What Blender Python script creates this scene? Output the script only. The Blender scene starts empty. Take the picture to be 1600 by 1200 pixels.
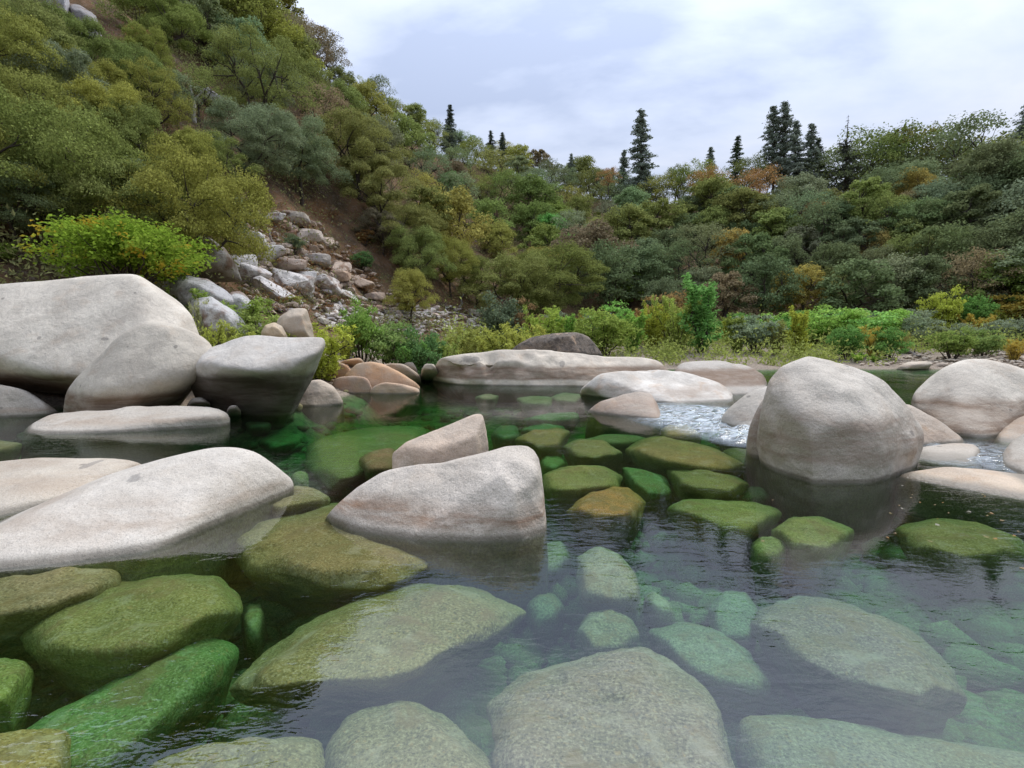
import bpy, bmesh, math, random
import numpy as np
from mathutils import Vector, Matrix

# ------------------------------------------------------------------ camera, sky, sun, exposure
S = bpy.context.scene
COL = S.collection
F_PX, PITCH, CAM_H = 772.0, math.radians(4.5), 1.8
cam_d = bpy.data.cameras.new('camera'); cam = bpy.data.objects.new('camera', cam_d); COL.objects.link(cam)
cam_d.sensor_width = 36.0; cam_d.sensor_fit = 'HORIZONTAL'; cam_d.lens = 36.0 * F_PX / 1600.0
cam_d.clip_start = 0.05; cam_d.clip_end = 3000.0
cam.location = (0, 0, CAM_H); cam.rotation_euler = (math.pi / 2 - PITCH, 0, 0)
S.camera = cam
S.view_settings.view_transform = 'Standard'; S.view_settings.look = 'None'
S.view_settings.gamma = 1.0; S.view_settings.use_curve_mapping = False
S.view_settings.exposure = 0.6
SUN_AZ, SUN_EL = math.radians(50), math.radians(60)          # azimuth from +Y towards +X
sun_dir = Vector((math.sin(SUN_AZ) * math.cos(SUN_EL), math.cos(SUN_AZ) * math.cos(SUN_EL), math.sin(SUN_EL)))
sl = bpy.data.lights.new('sun', 'SUN'); sl.energy = 1.5; sl.angle = math.radians(22); sl.color = (1.0, 0.94, 0.84)
so = bpy.data.objects.new('sun', sl); COL.objects.link(so)
so.rotation_euler = (-sun_dir).to_track_quat('-Z', 'Y').to_euler(); so.location = (30, 30, 60)

W = bpy.data.worlds.new('World'); S.world = W; W.use_nodes = True
def build_world():
    nt = W.node_tree; nt.nodes.clear(); N = nt.nodes.new; L = nt.links.new
    def math_n(op, a, b=None, clamp=False):
        n = N('ShaderNodeMath'); n.operation = op; n.use_clamp = clamp
        for i, v in enumerate((a, b)):
            if v is None: continue
            if isinstance(v, (int, float)): n.inputs[i].default_value = v
            else: L(v, n.inputs[i])
        return n.outputs[0]
    out = N('ShaderNodeOutputWorld'); bg = N('ShaderNodeBackground'); L(bg.outputs[0], out.inputs[0])
    sky = N('ShaderNodeTexSky'); sky.sky_type = 'NISHITA'; sky.sun_disc = False
    sky.sun_elevation = SUN_EL; sky.sun_rotation = SUN_AZ
    tc = N('ShaderNodeTexCoord'); nrm = N('ShaderNodeVectorMath'); nrm.operation = 'NORMALIZE'
    L(tc.outputs['Generated'], nrm.inputs[0]); d = nrm.outputs[0]
    sep = N('ShaderNodeSeparateXYZ'); L(d, sep.inputs[0])
    zc = math_n('MAXIMUM', sep.outputs[2], 0.0)
    zz = math_n('ADD', zc, 0.22)
    px = math_n('DIVIDE', sep.outputs[0], zz); py = math_n('DIVIDE', sep.outputs[1], zz)
    cmb = N('ShaderNodeCombineXYZ'); L(px, cmb.inputs[0]); L(py, cmb.inputs[1])
    n1 = N('ShaderNodeTexNoise'); n1.inputs['Scale'].default_value = 1.15; n1.inputs['Detail'].default_value = 7; n1.inputs['Roughness'].default_value = 0.52
    n1.inputs['Distortion'].default_value = 0.35
    mp = N('ShaderNodeMapping'); mp.inputs['Rotation'].default_value = (0, 0, 0.5); mp.inputs['Scale'].default_value = (1.0, 1.7, 1); mp.inputs['Location'].default_value = (3.1, 1.2, 0)
    L(cmb.outputs[0], mp.inputs[0]); L(mp.outputs[0], n1.inputs['Vector'])
    n2 = N('ShaderNodeTexNoise'); n2.inputs['Scale'].default_value = 3.6; n2.inputs['Detail'].default_value = 6; n2.inputs['Roughness'].default_value = 0.5
    L(mp.outputs[0], n2.inputs['Vector'])
    cl = math_n('ADD', math_n('MULTIPLY', n1.outputs[0], 0.68), math_n('MULTIPLY', n2.outputs[0], 0.32))
    rmp = N('ShaderNodeValToRGB'); e = rmp.color_ramp.elements
    e[0].position = 0.38; e[0].color = (0.265, 0.31, 0.42, 1)
    e[1].position = 0.63; e[1].color = (0.45, 0.48, 0.56, 1)
    m = e.new(0.49); m.color = (0.365, 0.41, 0.515, 1)
    L(cl, rmp.inputs[0])
    # overcast sky: brighter towards the zenith and round the veiled sun
    dot = N('ShaderNodeVectorMath'); dot.operation = 'DOT_PRODUCT'; L(d, dot.inputs[0]); dot.inputs[1].default_value = sun_dir
    dp = math_n('MAXIMUM', dot.outputs['Value'], 0.0)
    glow = math_n('ADD', math_n('MULTIPLY', math_n('POWER', dp, 8.0), 0.8), math_n('MULTIPLY', math_n('POWER', dp, 30.0), 1.2))
    lum = math_n('ADD', math_n('ADD', math_n('MULTIPLY', zc, 2.0), 0.58), glow)
    sc = N('ShaderNodeVectorMath'); sc.operation = 'SCALE'; L(rmp.outputs[0], sc.inputs[0]); L(lum, sc.inputs['Scale'])
    ss = N('ShaderNodeVectorMath'); ss.operation = 'SCALE'; L(sky.outputs[0], ss.inputs[0]); ss.inputs['Scale'].default_value = 0.06
    mix = N('ShaderNodeMix'); mix.data_type = 'RGBA'
    mix.inputs['Factor'].default_value = 0.9
    L(ss.outputs[0], mix.inputs['A']); L(sc.outputs[0], mix.inputs['B'])
    L(mix.outputs['Result'], bg.inputs['Color']); bg.inputs['Strength'].default_value = 1.0
build_world()

cy = S.cycles
cy.use_denoising = True
cy.max_bounces = 7; cy.diffuse_bounces = 3; cy.glossy_bounces = 3; cy.transmission_bounces = 3; cy.transparent_max_bounces = 10; cy.volume_bounces = 0
cy.caustics_reflective = False; cy.caustics_refractive = False
cy.sample_clamp_indirect = 4.0

rng = np.random.default_rng(11)
R = random.Random(5)

# ------------------------------------------------------------------ helpers
RIGHT = np.array([1.0, 0, 0]); FWD = np.array([0, math.cos(PITCH), -math.sin(PITCH)]); UP = np.array([0, math.sin(PITCH), math.cos(PITCH)])
EYE = np.array([0, 0, CAM_H])
def ray(px, py):
    return FWD + RIGHT * ((px - 800) / F_PX) + UP * ((600 - py) / F_PX)
def P(px, py, D):
    r = ray(px, py); return EYE + r * (D / r[1])
def G(px, py, z=0.0):
    r = ray(px, py); return EYE + r * ((z - CAM_H) / min(r[2], -1e-3))
def proj(p):
    v = np.asarray(p, float) - EYE
    f = v @ FWD
    return 800 + F_PX * (v @ RIGHT) / f, 600 - F_PX * (v @ UP) / f

def _hash(ix, iy, iz, seed):
    h = (ix.astype(np.int64) * 374761393 + iy.astype(np.int64) * 668265263 + iz.astype(np.int64) * 2147483647 + seed * 1274126177) & 0xFFFFFFFF
    h = ((h ^ (h >> 13)) * 1274126177) & 0xFFFFFFFF
    h = ((h ^ (h >> 16)) * 2246822519) & 0xFFFFFFFF
    return ((h ^ (h >> 15)) & 0xFFFFFF) / float(0xFFFFFF) * 2 - 1
def vnoise(p, seed=0):
    i = np.floor(p).astype(np.int64); f = p - i; f = f * f * f * (f * (f * 6 - 15) + 10)
    r = 0
    for dx in (0, 1):
        wx = f[:, 0] if dx else 1 - f[:, 0]
        for dy in (0, 1):
            wy = f[:, 1] if dy else 1 - f[:, 1]
            for dz in (0, 1):
                wz = f[:, 2] if dz else 1 - f[:, 2]
                r = r + wx * wy * wz * _hash(i[:, 0] + dx, i[:, 1] + dy, i[:, 2] + dz, seed)
    return r
def fbm(p, octv=3, seed=0, gain=0.5):
    a, r = 1.0, 0
    for k in range(octv):
        r = r + a * vnoise(p * (2.03 ** k) + 17.3 * k, seed + k); a *= gain
    return r

def mesh_np(name, v, f, mat=None, smooth=True):
    v = np.asarray(v, np.float32); f = np.asarray(f, np.int32); k = f.shape[1]
    me = bpy.data.meshes.new(name)
    me.vertices.add(len(v)); me.vertices.foreach_set('co', v.ravel())
    me.loops.add(f.size); me.loops.foreach_set('vertex_index', f.ravel())
    me.polygons.add(len(f)); me.polygons.foreach_set('loop_start', np.arange(0, f.size, k, dtype=np.int32))
    me.polygons.foreach_set('use_smooth', np.full(len(f), smooth, dtype=bool))
    me.update(calc_edges=True)
    if mat: me.materials.append(mat)
    return me
def link(name, me, parent=None, color=None):
    o = bpy.data.objects.new(name, me); COL.objects.link(o)
    if parent: o.parent = parent
    if color: o.color = (*color, 1)
    return o
def tag(o, label=None, cat=None, group=None, kind=None):
    if label: o['label'] = label
    if cat: o['category'] = cat
    if group: o['group'] = group
    if kind: o['kind'] = kind
    return o

# ------------------------------------------------------------------ materials
class NT:
    def __init__(s, name):
        s.m = bpy.data.materials.new(name); s.m.use_nodes = True; s.t = s.m.node_tree; s.t.nodes.clear()
        s.out = s.t.nodes.new('ShaderNodeOutputMaterial')
    def n(s, typ, **kw):
        n = s.t.nodes.new(typ)
        for k, v in kw.items():
            if k[0] == '_': setattr(n, k[1:], v)
        return n
    def set(s, sock, v):
        if isinstance(v, bpy.types.NodeSocket): s.t.links.new(v, sock)
        elif isinstance(v, (tuple, list)) and len(v) == 3 and sock.type == 'RGBA': sock.default_value = (*v, 1)
        else: sock.default_value = v
    def math(s, op, a, b=0.0, c=None, clamp=False):
        n = s.n('ShaderNodeMath', _operation=op, _use_clamp=clamp); s.set(n.inputs[0], a); s.set(n.inputs[1], b)
        if c is not None: s.set(n.inputs[2], c)
        return n.outputs[0]
    def mixc(s, fac, a, b, blend='MIX'):
        n = s.n('ShaderNodeMix', _data_type='RGBA', _blend_type=blend); s.set(n.inputs['Factor'], fac)
        s.set(n.inputs[6], a); s.set(n.inputs[7], b); return n.outputs[2]
    def noise(s, vec, scale, detail=3, rough=0.5, dist=0.0):
        n = s.n('ShaderNodeTexNoise'); s.set(n.inputs['Scale'], scale); n.inputs['Detail'].default_value = detail; n.inputs['Roughness'].default_value = rough
        n.inputs['Distortion'].default_value = dist
        if vec is not None: s.set(n.inputs['Vector'], vec)
        return n.outputs[0]
    def ramp(s, v, a, b):                      # smooth 0..1 between a and b
        n = s.n('ShaderNodeMapRange', _interpolation_type='SMOOTHSTEP'); s.set(n.inputs[0], v); n.inputs[1].default_value = a; n.inputs[2].default_value = b
        return n.outputs[0]
    def vscale(s, vec, sc, loc=(0, 0, 0)):
        n = s.n('ShaderNodeMapping'); s.set(n.inputs[0], vec); n.inputs['Scale'].default_value = sc; n.inputs['Location'].default_value = loc; return n.outputs[0]
    def bump(s, h, strength=0.3, dist=0.02, normal=None):
        n = s.n('ShaderNodeBump'); n.inputs['Strength'].default_value = strength; n.inputs['Distance'].default_value = dist; s.set(n.inputs['Height'], h)
        if normal is not None: s.set(n.inputs['Normal'], normal)
        return n.outputs[0]
    def surf(s, sh): s.t.links.new(sh, s.out.inputs['Surface'])

def granite(name, stain=0.5, stain_col=(0.26, 0.165, 0.105), algae=(0.11, 0.105, 0.04), zs=(0.06, 0.45), lichen=0.0, warm=0.3, fine=1.0, solid=0.0, spots=()):
    t = NT(name)
    geo = t.n('ShaderNodeNewGeometry'); pos = geo.outputs['Position']
    sep = t.n('ShaderNodeSeparateXYZ'); t.set(sep.inputs[0], pos); z = sep.outputs[2]
    oi = t.n('ShaderNodeObjectInfo'); base = t.mixc(1.0, oi.outputs['Color'], (1.05, 1.0, 0.89), 'MULTIPLY')
    big = t.noise(pos, 1.1, 4, 0.55, 0.3); mid = t.noise(pos, 5.0, 5, 0.62)
    c = t.mixc(t.ramp(big, 0.32, 0.68), t.mixc(0.6, base, (0.37, 0.325, 0.265) if not lichen else (0.13, 0.09, 0.06), 'MIX'), base)
    c = t.mixc(t.math('MULTIPLY', t.ramp(t.noise(pos, 1.7, 5, 0.6, 0.6), 0.52, 0.72), warm), c, (0.46, 0.31, 0.19))
    c = t.mixc(t.math('MULTIPLY', t.ramp(mid, 0.48, 0.75), 0.28), c, (0.30, 0.27, 0.24))
    # mineral speckle
    sp = t.noise(pos, 95.0 * fine, 2, 0.7); sp2 = t.noise(pos, 38.0 * fine, 2, 0.7)
    c = t.mixc(t.math('MULTIPLY', t.ramp(sp, 0.58, 0.68), 0.5), c, (0.10, 0.095, 0.09))
    c = t.mixc(t.math('MULTIPLY', t.ramp(sp2, 0.55, 0.68), 0.30), c, (0.16, 0.145, 0.135))
    c = t.mixc(t.math('MULTIPLY', t.ramp(sp, 0.48, 0.34), 0.4), c, (0.78, 0.74, 0.67))
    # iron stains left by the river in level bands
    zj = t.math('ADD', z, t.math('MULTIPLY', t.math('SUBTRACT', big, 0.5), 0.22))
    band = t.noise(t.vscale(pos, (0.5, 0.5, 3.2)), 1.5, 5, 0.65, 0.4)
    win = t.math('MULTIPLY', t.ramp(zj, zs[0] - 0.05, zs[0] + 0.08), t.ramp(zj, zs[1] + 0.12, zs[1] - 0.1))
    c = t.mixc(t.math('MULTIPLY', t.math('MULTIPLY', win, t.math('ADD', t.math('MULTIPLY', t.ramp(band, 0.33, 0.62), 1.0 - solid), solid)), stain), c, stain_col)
    if lichen:
        c = t.mixc(t.math('MULTIPLY', t.ramp(t.noise(pos, 2.6, 6, 0.7, 0.8), 0.45, 0.62), lichen), c, (0.06, 0.052, 0.045))
        c = t.mixc(t.math('MULTIPLY', t.ramp(t.noise(pos, 9, 4, 0.7), 0.60, 0.68), lichen * 0.25), c, (0.40, 0.40, 0.37))
    # dark pits
    vor = t.n('ShaderNodeTexVoronoi'); t.set(vor.inputs['Vector'], pos); vor.inputs['Scale'].default_value = 1.3
    c = t.mixc(t.math('MULTIPLY', t.ramp(vor.outputs['Distance'], 0.075, 0.045), 0.55), c, (0.12, 0.11, 0.10))
    wp = t.n('ShaderNodeVectorMath', _operation='ADD'); t.set(wp.inputs[0], pos); nz = t.n('ShaderNodeTexNoise'); nz.inputs['Scale'].default_value = 1.6; nz.inputs['Detail'].default_value = 4; t.set(nz.inputs['Vector'], pos); t.t.links.new(nz.outputs['Color'], wp.inputs[1])
    vc = t.n('ShaderNodeTexVoronoi', _feature='DISTANCE_TO_EDGE'); t.set(vc.inputs['Vector'], wp.outputs[0]); vc.inputs['Scale'].default_value = 0.75
    crack = t.math('MULTIPLY', t.ramp(vc.outputs['Distance'], 0.008, 0.002), t.ramp(big, 0.52, 0.62))
    c = t.mixc(t.math('MULTIPLY', crack, 0.10), c, (0.13, 0.11, 0.095))
    for (sx, sy, D_, rx, ry, rz) in spots:          # dark inclusions in the granite
        sv = t.n('ShaderNodeVectorMath', _operation='SUBTRACT'); t.set(sv.inputs[0], pos); sv.inputs[1].default_value = P(sx, sy, D_)
        ln = t.n('ShaderNodeVectorMath', _operation='LENGTH'); t.set(ln.inputs[0], t.vscale(sv.outputs[0], (1 / rx, 1 / ry, 1 / rz)))
        c = t.mixc(t.math('MULTIPLY', t.ramp(t.math('ADD', ln.outputs['Value'], t.math('MULTIPLY', t.math('SUBTRACT', mid, 0.5), 2.0)), 1.05, 0.8), 0.5), c, (0.13, 0.125, 0.12))
    # wet rim just above the water, algae below it
    zl = t.math('ADD', z, t.math('MULTIPLY', t.math('SUBTRACT', mid, 0.5), 0.035))
    wet = t.ramp(zl, 0.075, 0.02)
    c = t.mixc(t.math('MULTIPLY', wet, 0.78), c, (0.13, 0.115, 0.085))
    alg = t.mixc(t.ramp(sp2, 0.38, 0.62), algae, tuple(x * 0.5 for x in algae))
    c = t.mixc(t.math('MULTIPLY', t.ramp(zl, 0.0, -0.05), 0.92), c, alg)
    b = t.n('ShaderNodeBsdfPrincipled'); t.set(b.inputs['Base Color'], c)
    t.set(b.inputs['Roughness'], t.math('SUBTRACT', 0.86, t.math('MULTIPLY', wet, 0.5))); b.inputs['Specular IOR Level'].default_value = 0.3
    hgt = t.math('ADD', t.math('ADD', t.math('MULTIPLY', sp, 0.35), t.math('MULTIPLY', sp2, 0.5)), t.math('ADD', t.math('MULTIPLY', t.noise(pos, 7, 6, 0.65), 2.2), t.math('MULTIPLY', t.noise(pos, 2.1, 4, 0.55, 0.4), 5.0)))
    t.set(b.inputs['Normal'], t.bump(hgt, 0.55, 0.022))
    t.surf(b.outputs[0]); return t.m

def algae_rock(name):
    t = NT(name); geo = t.n('ShaderNodeNewGeometry'); pos = geo.outputs['Position']
    oi = t.n('ShaderNodeObjectInfo'); base = t.mixc(1.0, oi.outputs['Color'], (0.98, 0.83, 0.85), 'MULTIPLY')
    sp = t.noise(pos, 55, 2, 0.7); mid = t.noise(pos, 7, 5, 0.65); big = t.noise(pos, 1.8, 4, 0.55)
    c = t.mixc(t.ramp(big, 0.35, 0.65), t.mixc(0.5, base, (0.16, 0.15, 0.05)), base)
    c = t.mixc(t.math('MULTIPLY', t.ramp(mid, 0.48, 0.68), 0.5), c, t.mixc(0.6, base, (0.05, 0.06, 0.02)))
    c = t.mixc(t.math('MULTIPLY', t.ramp(sp, 0.53, 0.65), 0.6), c, (0.05, 0.055, 0.03))
    c = t.mixc(t.math('MULTIPLY', t.ramp(sp, 0.47, 0.36), 0.5), c, t.mixc(0.5, base, (0.62, 0.60, 0.36)))
    c = t.mixc(t.math('MULTIPLY', t.ramp(t.noise(pos, 24, 3, 0.6), 0.58, 0.72), 0.4), c, (0.40, 0.27, 0.10))
    c = t.mixc(t.math('MULTIPLY', t.ramp(t.noise(pos, 2.7, 6, 0.68, 0.7), 0.50, 0.64), 0.65), c, (0.20, 0.15, 0.06))
    c = t.mixc(t.math('MULTIPLY', t.ramp(t.noise(t.vscale(pos, (1, 1, 1), (5, 2, 8)), 3.3, 6, 0.7, 0.5), 0.54, 0.66), 0.55), c, t.mixc(0.5, base, (0.45, 0.43, 0.30)))
    b = t.n('ShaderNodeBsdfPrincipled'); t.set(b.inputs['Base Color'], c); b.inputs['Roughness'].default_value = 0.9; b.inputs['Specular IOR Level'].default_value = 0.1
    t.set(b.inputs['Normal'], t.bump(t.math('ADD', t.math('MULTIPLY', sp, 0.6), t.math('MULTIPLY', mid, 1.5)), 0.7, 0.02))
    t.surf(b.outputs[0]); return t.m

def slope_rock(name):
    t = NT(name); geo = t.n('ShaderNodeNewGeometry'); pos = geo.outputs['Position']
    oi = t.n('ShaderNodeObjectInfo'); base = oi.outputs['Color']
    mid = t.noise(pos, 2.2, 6, 0.65, 0.5); fi = t.noise(pos, 14, 4, 0.65)
    base = t.mixc(1.0, base, (1.35, 1.32, 1.28), 'MULTIPLY')
    c = t.mixc(t.math('MULTIPLY', t.ramp(mid, 0.46, 0.66), 0.55), base, (0.19, 0.18, 0.17))
    c = t.mixc(t.math('MULTIPLY', t.ramp(fi, 0.55, 0.7), 0.5), c, (0.07, 0.065, 0.06))
    c = t.mixc(t.math('MULTIPLY', t.ramp(t.noise(pos, 1.1, 5, 0.6), 0.52, 0.66), 0.7), c, (0.20, 0.105, 0.055))
    b = t.n('ShaderNodeBsdfPrincipled'); t.set(b.inputs['Base Color'], c); b.inputs['Roughness'].default_value = 0.9; b.inputs['Specular IOR Level'].default_value = 0.2
    t.set(b.inputs['Normal'], t.bump(t.math('ADD', fi, t.math('MULTIPLY', mid, 2.0)), 0.8, 0.08))
    t.surf(b.outputs[0]); return t.m

def foliage(name, var=0.45, trans=0.4, tip=(0.5, 0.42, 0.08), tipf=0.0, gain=1.0):
    t = NT(name); geo = t.n('ShaderNodeNewGeometry'); oi = t.n('ShaderNodeObjectInfo'); base = oi.outputs['Color']
    rnd = geo.outputs['Random Per Island']
    mul = t.math('ADD', t.math('MULTIPLY', rnd, 2 * var), 1 - var)
    n = t.n('ShaderNodeVectorMath', _operation='SCALE'); t.set(n.inputs[0], base); t.set(n.inputs['Scale'], t.math('MULTIPLY', mul, gain))
    big = t.noise(t.n('ShaderNodeTexCoord').outputs['Object'], 1.1, 2, 0.5)
    c = t.mixc(t.math('MULTIPLY', t.ramp(big, 0.45, 0.7), 0.25), n.outputs[0], t.mixc(0.6, n.outputs[0], (0.20, 0.17, 0.06)))
    if tipf:
        c = t.mixc(t.math('MULTIPLY', t.ramp(t.noise(t.n('ShaderNodeTexCoord').outputs['Object'], 2.3, 3, 0.6), 0.56, 0.66), tipf), c, tip)
    d = t.n('ShaderNodeBsdfDiffuse'); t.set(d.inputs['Color'], c)
    tr = t.n('ShaderNodeBsdfTranslucent'); t.set(tr.inputs['Color'], c)
    m = t.n('ShaderNodeMixShader'); m.inputs[0].default_value = trans; t.t.links.new(d.outputs[0], m.inputs[1]); t.t.links.new(tr.outputs[0], m.inputs[2])
    t.surf(m.outputs[0]); return t.m

def wood(name):
    t = NT(name); oi = t.n('ShaderNodeObjectInfo'); base = oi.outputs['Color']
    oc = t.n('ShaderNodeTexCoord').outputs['Object']
    n1 = t.noise(oc, 6.0, 5, 0.65); c = t.mixc(t.ramp(n1, 0.4, 0.65), base, t.mixc(0.55, base, (0.03, 0.025, 0.02)))
    b = t.n('ShaderNodeBsdfPrincipled'); t.set(b.inputs['Base Color'], c); b.inputs['Roughness'].default_value = 0.9; b.inputs['Specular IOR Level'].default_value = 0.15
    t.set(b.inputs['Normal'], t.bump(n1, 0.6, 0.03)); t.surf(b.outputs[0]); return t.m

M_MID = granite('banded_pale_granite', stain=1.0, zs=(0.08, 0.24), warm=0.25, stain_col=(0.25, 0.15, 0.09))
M_GRAN = granite('pale_granite', stain=0.5, zs=(0.10, 0.26), warm=0.12, stain_col=(0.30, 0.21, 0.14), spots=((243, 737, 5.35, .13, .5, .022), (108, 878, 4.1, .14, .25, .035), (140, 726, 6.3, .06, .4, .02), (95, 735, 6.3, .07, .4, .02)))
M_GRAN_BIG = granite('pale_granite_tall', stain=0.9, zs=(0.02, 0.62), stain_col=(0.17, 0.105, 0.062), warm=0.3, solid=0.55)
M_FACE = granite('pale_granite_giant', stain=0.92, zs=(-0.1, 1.0), stain_col=(0.15, 0.095, 0.055), warm=0.3, solid=0.6, spots=((72, 528, 13.3, .06, .9, .05), (183, 530, 13.6, .12, 1.2, .05)))
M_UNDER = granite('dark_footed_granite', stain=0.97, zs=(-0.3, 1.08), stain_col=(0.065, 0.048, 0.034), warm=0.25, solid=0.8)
M_ROUND = granite('grey_granite', stain=0.75, zs=(0.2, 0.85), stain_col=(0.30, 0.225, 0.17), warm=0.25)
M_WARM = granite('tan_granite', stain=0.4, zs=(0.05, 0.4), warm=0.6)
M_DAM = granite('banded_granite', stain=0.92, zs=(0.25, 0.85), stain_col=(0.20, 0.135, 0.09), warm=0.35, solid=0.65, spots=((878, 568, 22.3, .13, 1.0, .16), (735, 562, 22.3, .5, 1.0, .16)))
M_LICH = granite('lichen_granite', stain=0.3, lichen=0.9, warm=0.8)
M_ALG = algae_rock('algae_stone')
M_SLOPE = slope_rock('broken_rock')
M_LEAF = foliage('oak_leaves', gain=2.1, trans=0.33); M_LEAF_B = foliage('bright_leaves', 0.4, 0.42, gain=2.0); M_MAPLE = foliage('maple_leaves', 0.4, 0.45, (0.55, 0.36, 0.04), 0.8, 1.35)
M_NEEDLE = foliage('needles', 0.4, 0.3, gain=1.8)
M_BARK = wood('bark'); M_LOG = wood('weathered_wood')

# ------------------------------------------------------------------ the lie of the land
AZ = np.radians([-180, -120, -70, -46, -33, -24, -17, -10, 0, 14, 27, 38, 46, 70, 120, 180])
T_S = [6, 9, 18, 20, 17.5, 16, 19.5, 26.5, 34, 38, 41, 46, 52, 60, 30, 6]
T_F = [40, 34, 28, 26, 26, 28, 35, 44, 54, 62, 68, 74, 78, 85, 80, 40]
T_ZF = [4, 4, 4.2, 4.0, 3.4, 3.2, 3.2, 3.0, 2.8, 3.2, 3.6, 3.8, 4, 4, 4, 4]
T_R = [120, 110, 95, 95, 105, 115, 125, 135, 150, 150, 138, 128, 124, 120, 120, 120]
SKY_PX = [(-60, -330), (60, -240), (200, -150), (330, -75), (430, -2), (530, 108), (585, 145), (640, 178), (700, 214), (760, 236), (830, 256), (900, 276), (960, 290), (1010, 292), (1070, 284), (1130, 276), (1200, 276), (1290, 276), (1400, 268), (1460, 256), (1540, 240), (1600, 236), (1700, 210)]
_r = [ray(*p) for p in SKY_PX]
SK_AZ = np.array([math.atan2(r[0], r[1]) for r in _r]); SK_T = np.array([r[2] / math.hypot(r[0], r[1]) for r in _r])
_o = np.argsort(SK_AZ); SK_AZ, SK_T = SK_AZ[_o], SK_T[_o]
def tab(az, vals): return np.interp(az, AZ, vals)
def sky_tan(az):
    t = np.interp(az, SK_AZ, SK_T)
    t = np.where(az > SK_AZ[-1], np.interp(az, [SK_AZ[-1], math.radians(120), math.pi], [SK_T[-1], 0.35, 0.3]), t)
    return np.where(az < SK_AZ[0], np.interp(az, [-math.pi, math.radians(-120), SK_AZ[0]], [0.3, 0.45, SK_T[0]]), t)
def smooth01(t): t = np.clip(t, 0, 1); return t * t * (3 - 2 * t)
def terrain(x, y):
    x = np.asarray(x, float); y = np.asarray(y, float)
    az = np.arctan2(x, y); d = np.hypot(x, y)
    s, f, zf, r = tab(az, T_S), tab(az, T_F), tab(az, T_ZF), tab(az, T_R)
    hr = CAM_H + np.maximum(sky_tan(az) * r - 5.0, 6)
    bed = -1.0 + 0.95 * smooth01((d - s + 4) / 4.5)
    bank = zf * np.clip((d - s) / (f - s), 0, 1) ** 1.25
    t = np.clip((d - f) / (r - f), 0, 1)
    hill = zf + (hr - zf) * (0.82 * t + 0.18 * smooth01(t))
    back = hr - 0.06 * (d - r)
    z = np.where(d < s, bed, np.where(d < f, np.maximum(bank, 0) - 0.05 * (d < s + .1), np.where(d < r, hill, np.maximum(back, hr * 0.5))))
    p = np.stack([x, y, np.zeros_like(x)], -1).reshape(-1, 3)
    n = fbm(p * 0.07, 4, 3).reshape(x.shape) * 2.4 + fbm(p * 0.5, 3, 9).reshape(x.shape) * 0.45
    amp = np.clip((d - s) / (f - s), 0, 1) * 0.25 + np.clip((d - f) / 12, 0, 1) * 0.75 * (1 - 0.7 * smooth01((d - r * .8) / (r * .2)))
    nb = fbm(p * 0.9, 3, 21).reshape(x.shape) * 0.12
    return z + n * amp + nb * (d < f)
def th(x, y): return float(terrain(np.array([x]), np.array([y]))[0])
def hit(px, py, d0=14.0, d1=170.0, n=900):
    r = ray(px, py); r = r / np.hypot(r[0], r[1]); ds = np.linspace(d0, d1, n)
    z = terrain(r[0] * ds, r[1] * ds); zr = CAM_H + r[2] * ds
    k = np.nonzero(z >= zr)[0]
    if len(k) == 0: return None
    d = ds[k[0]]; return np.array([r[0] * d, r[1] * d, z[k[0]]])

def polar(azs, ds, zfun):
    A, Dm = np.meshgrid(azs, ds, indexing='ij'); x = np.sin(A) * Dm; y = np.cos(A) * Dm
    z = zfun(x, y); v = np.stack([x, y, z], -1).reshape(-1, 3)
    na, nd = A.shape; i = np.arange((na - 1) * (nd - 1)); a = i // (nd - 1) * nd + i % (nd - 1)
    return v, np.stack([a, a + nd, a + nd + 1, a + 1], -1)

def soil_mat():
    t = NT('hillside_soil'); geo = t.n('ShaderNodeNewGeometry'); pos = geo.outputs['Position']
    sep = t.n('ShaderNodeSeparateXYZ'); t.set(sep.inputs[0], pos); z = sep.outputs[2]
    n1 = t.noise(pos, 0.35, 6, 0.65, 0.4); n2 = t.noise(pos, 3.0, 6, 0.7); n3 = t.noise(pos, 11, 4, 0.7)
    c = t.mixc(t.ramp(n1, 0.36, 0.62), (0.085, 0.062, 0.036), (0.21, 0.125, 0.07))
    c = t.mixc(t.math('MULTIPLY', t.ramp(n2, 0.5, 0.66), 0.7), c, (0.22, 0.18, 0.145))
    c = t.mixc(t.math('MULTIPLY', t.ramp(n3, 0.5, 0.65), 0.6), c, (0.045, 0.035, 0.025))
    # sand and cobble bar near the water
    zz = t.math('ADD', z, t.math('MULTIPLY', t.math('SUBTRACT', n1, 0.5), 1.6))
    sand = t.mixc(t.ramp(n3, 0.42, 0.6), (0.38, 0.31, 0.24), (0.24, 0.20, 0.165))
    c = t.mixc(t.ramp(zz, 2.6, 1.5), c, sand)
    # river bed
    bed = t.mixc(t.ramp(n2, 0.4, 0.62), (0.34, 0.36, 0.17), (0.16, 0.19, 0.09))
    c = t.mixc(t.ramp(z, 0.05, -0.15), c, bed)
    b = t.n('ShaderNodeBsdfPrincipled'); t.set(b.inputs['Base Color'], c); b.inputs['Roughness'].default_value = 0.95; b.inputs['Specular IOR Level'].default_value = 0.1
    t.set(b.inputs['Normal'], t.bump(t.math('ADD', n2, n3), 0.9, 0.12)); t.surf(b.outputs[0]); return t.m
azs = np.radians(np.concatenate([np.arange(-180, -56, 4.0), np.arange(-56, 56, 0.42), np.arange(56, 180.1, 4.0)]))
ds = np.concatenate([[0.02, 1, 2, 3, 4, 5, 6, 7, 8, 9, 10, 11], 12 * 1.02 ** np.arange(0, 142), [230, 280, 360, 500, 750, 1100]])
v, f = polar(azs, ds, terrain)
ground = link('ground', mesh_np('ground', v, f, soil_mat())); tag(ground, kind='structure')

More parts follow.
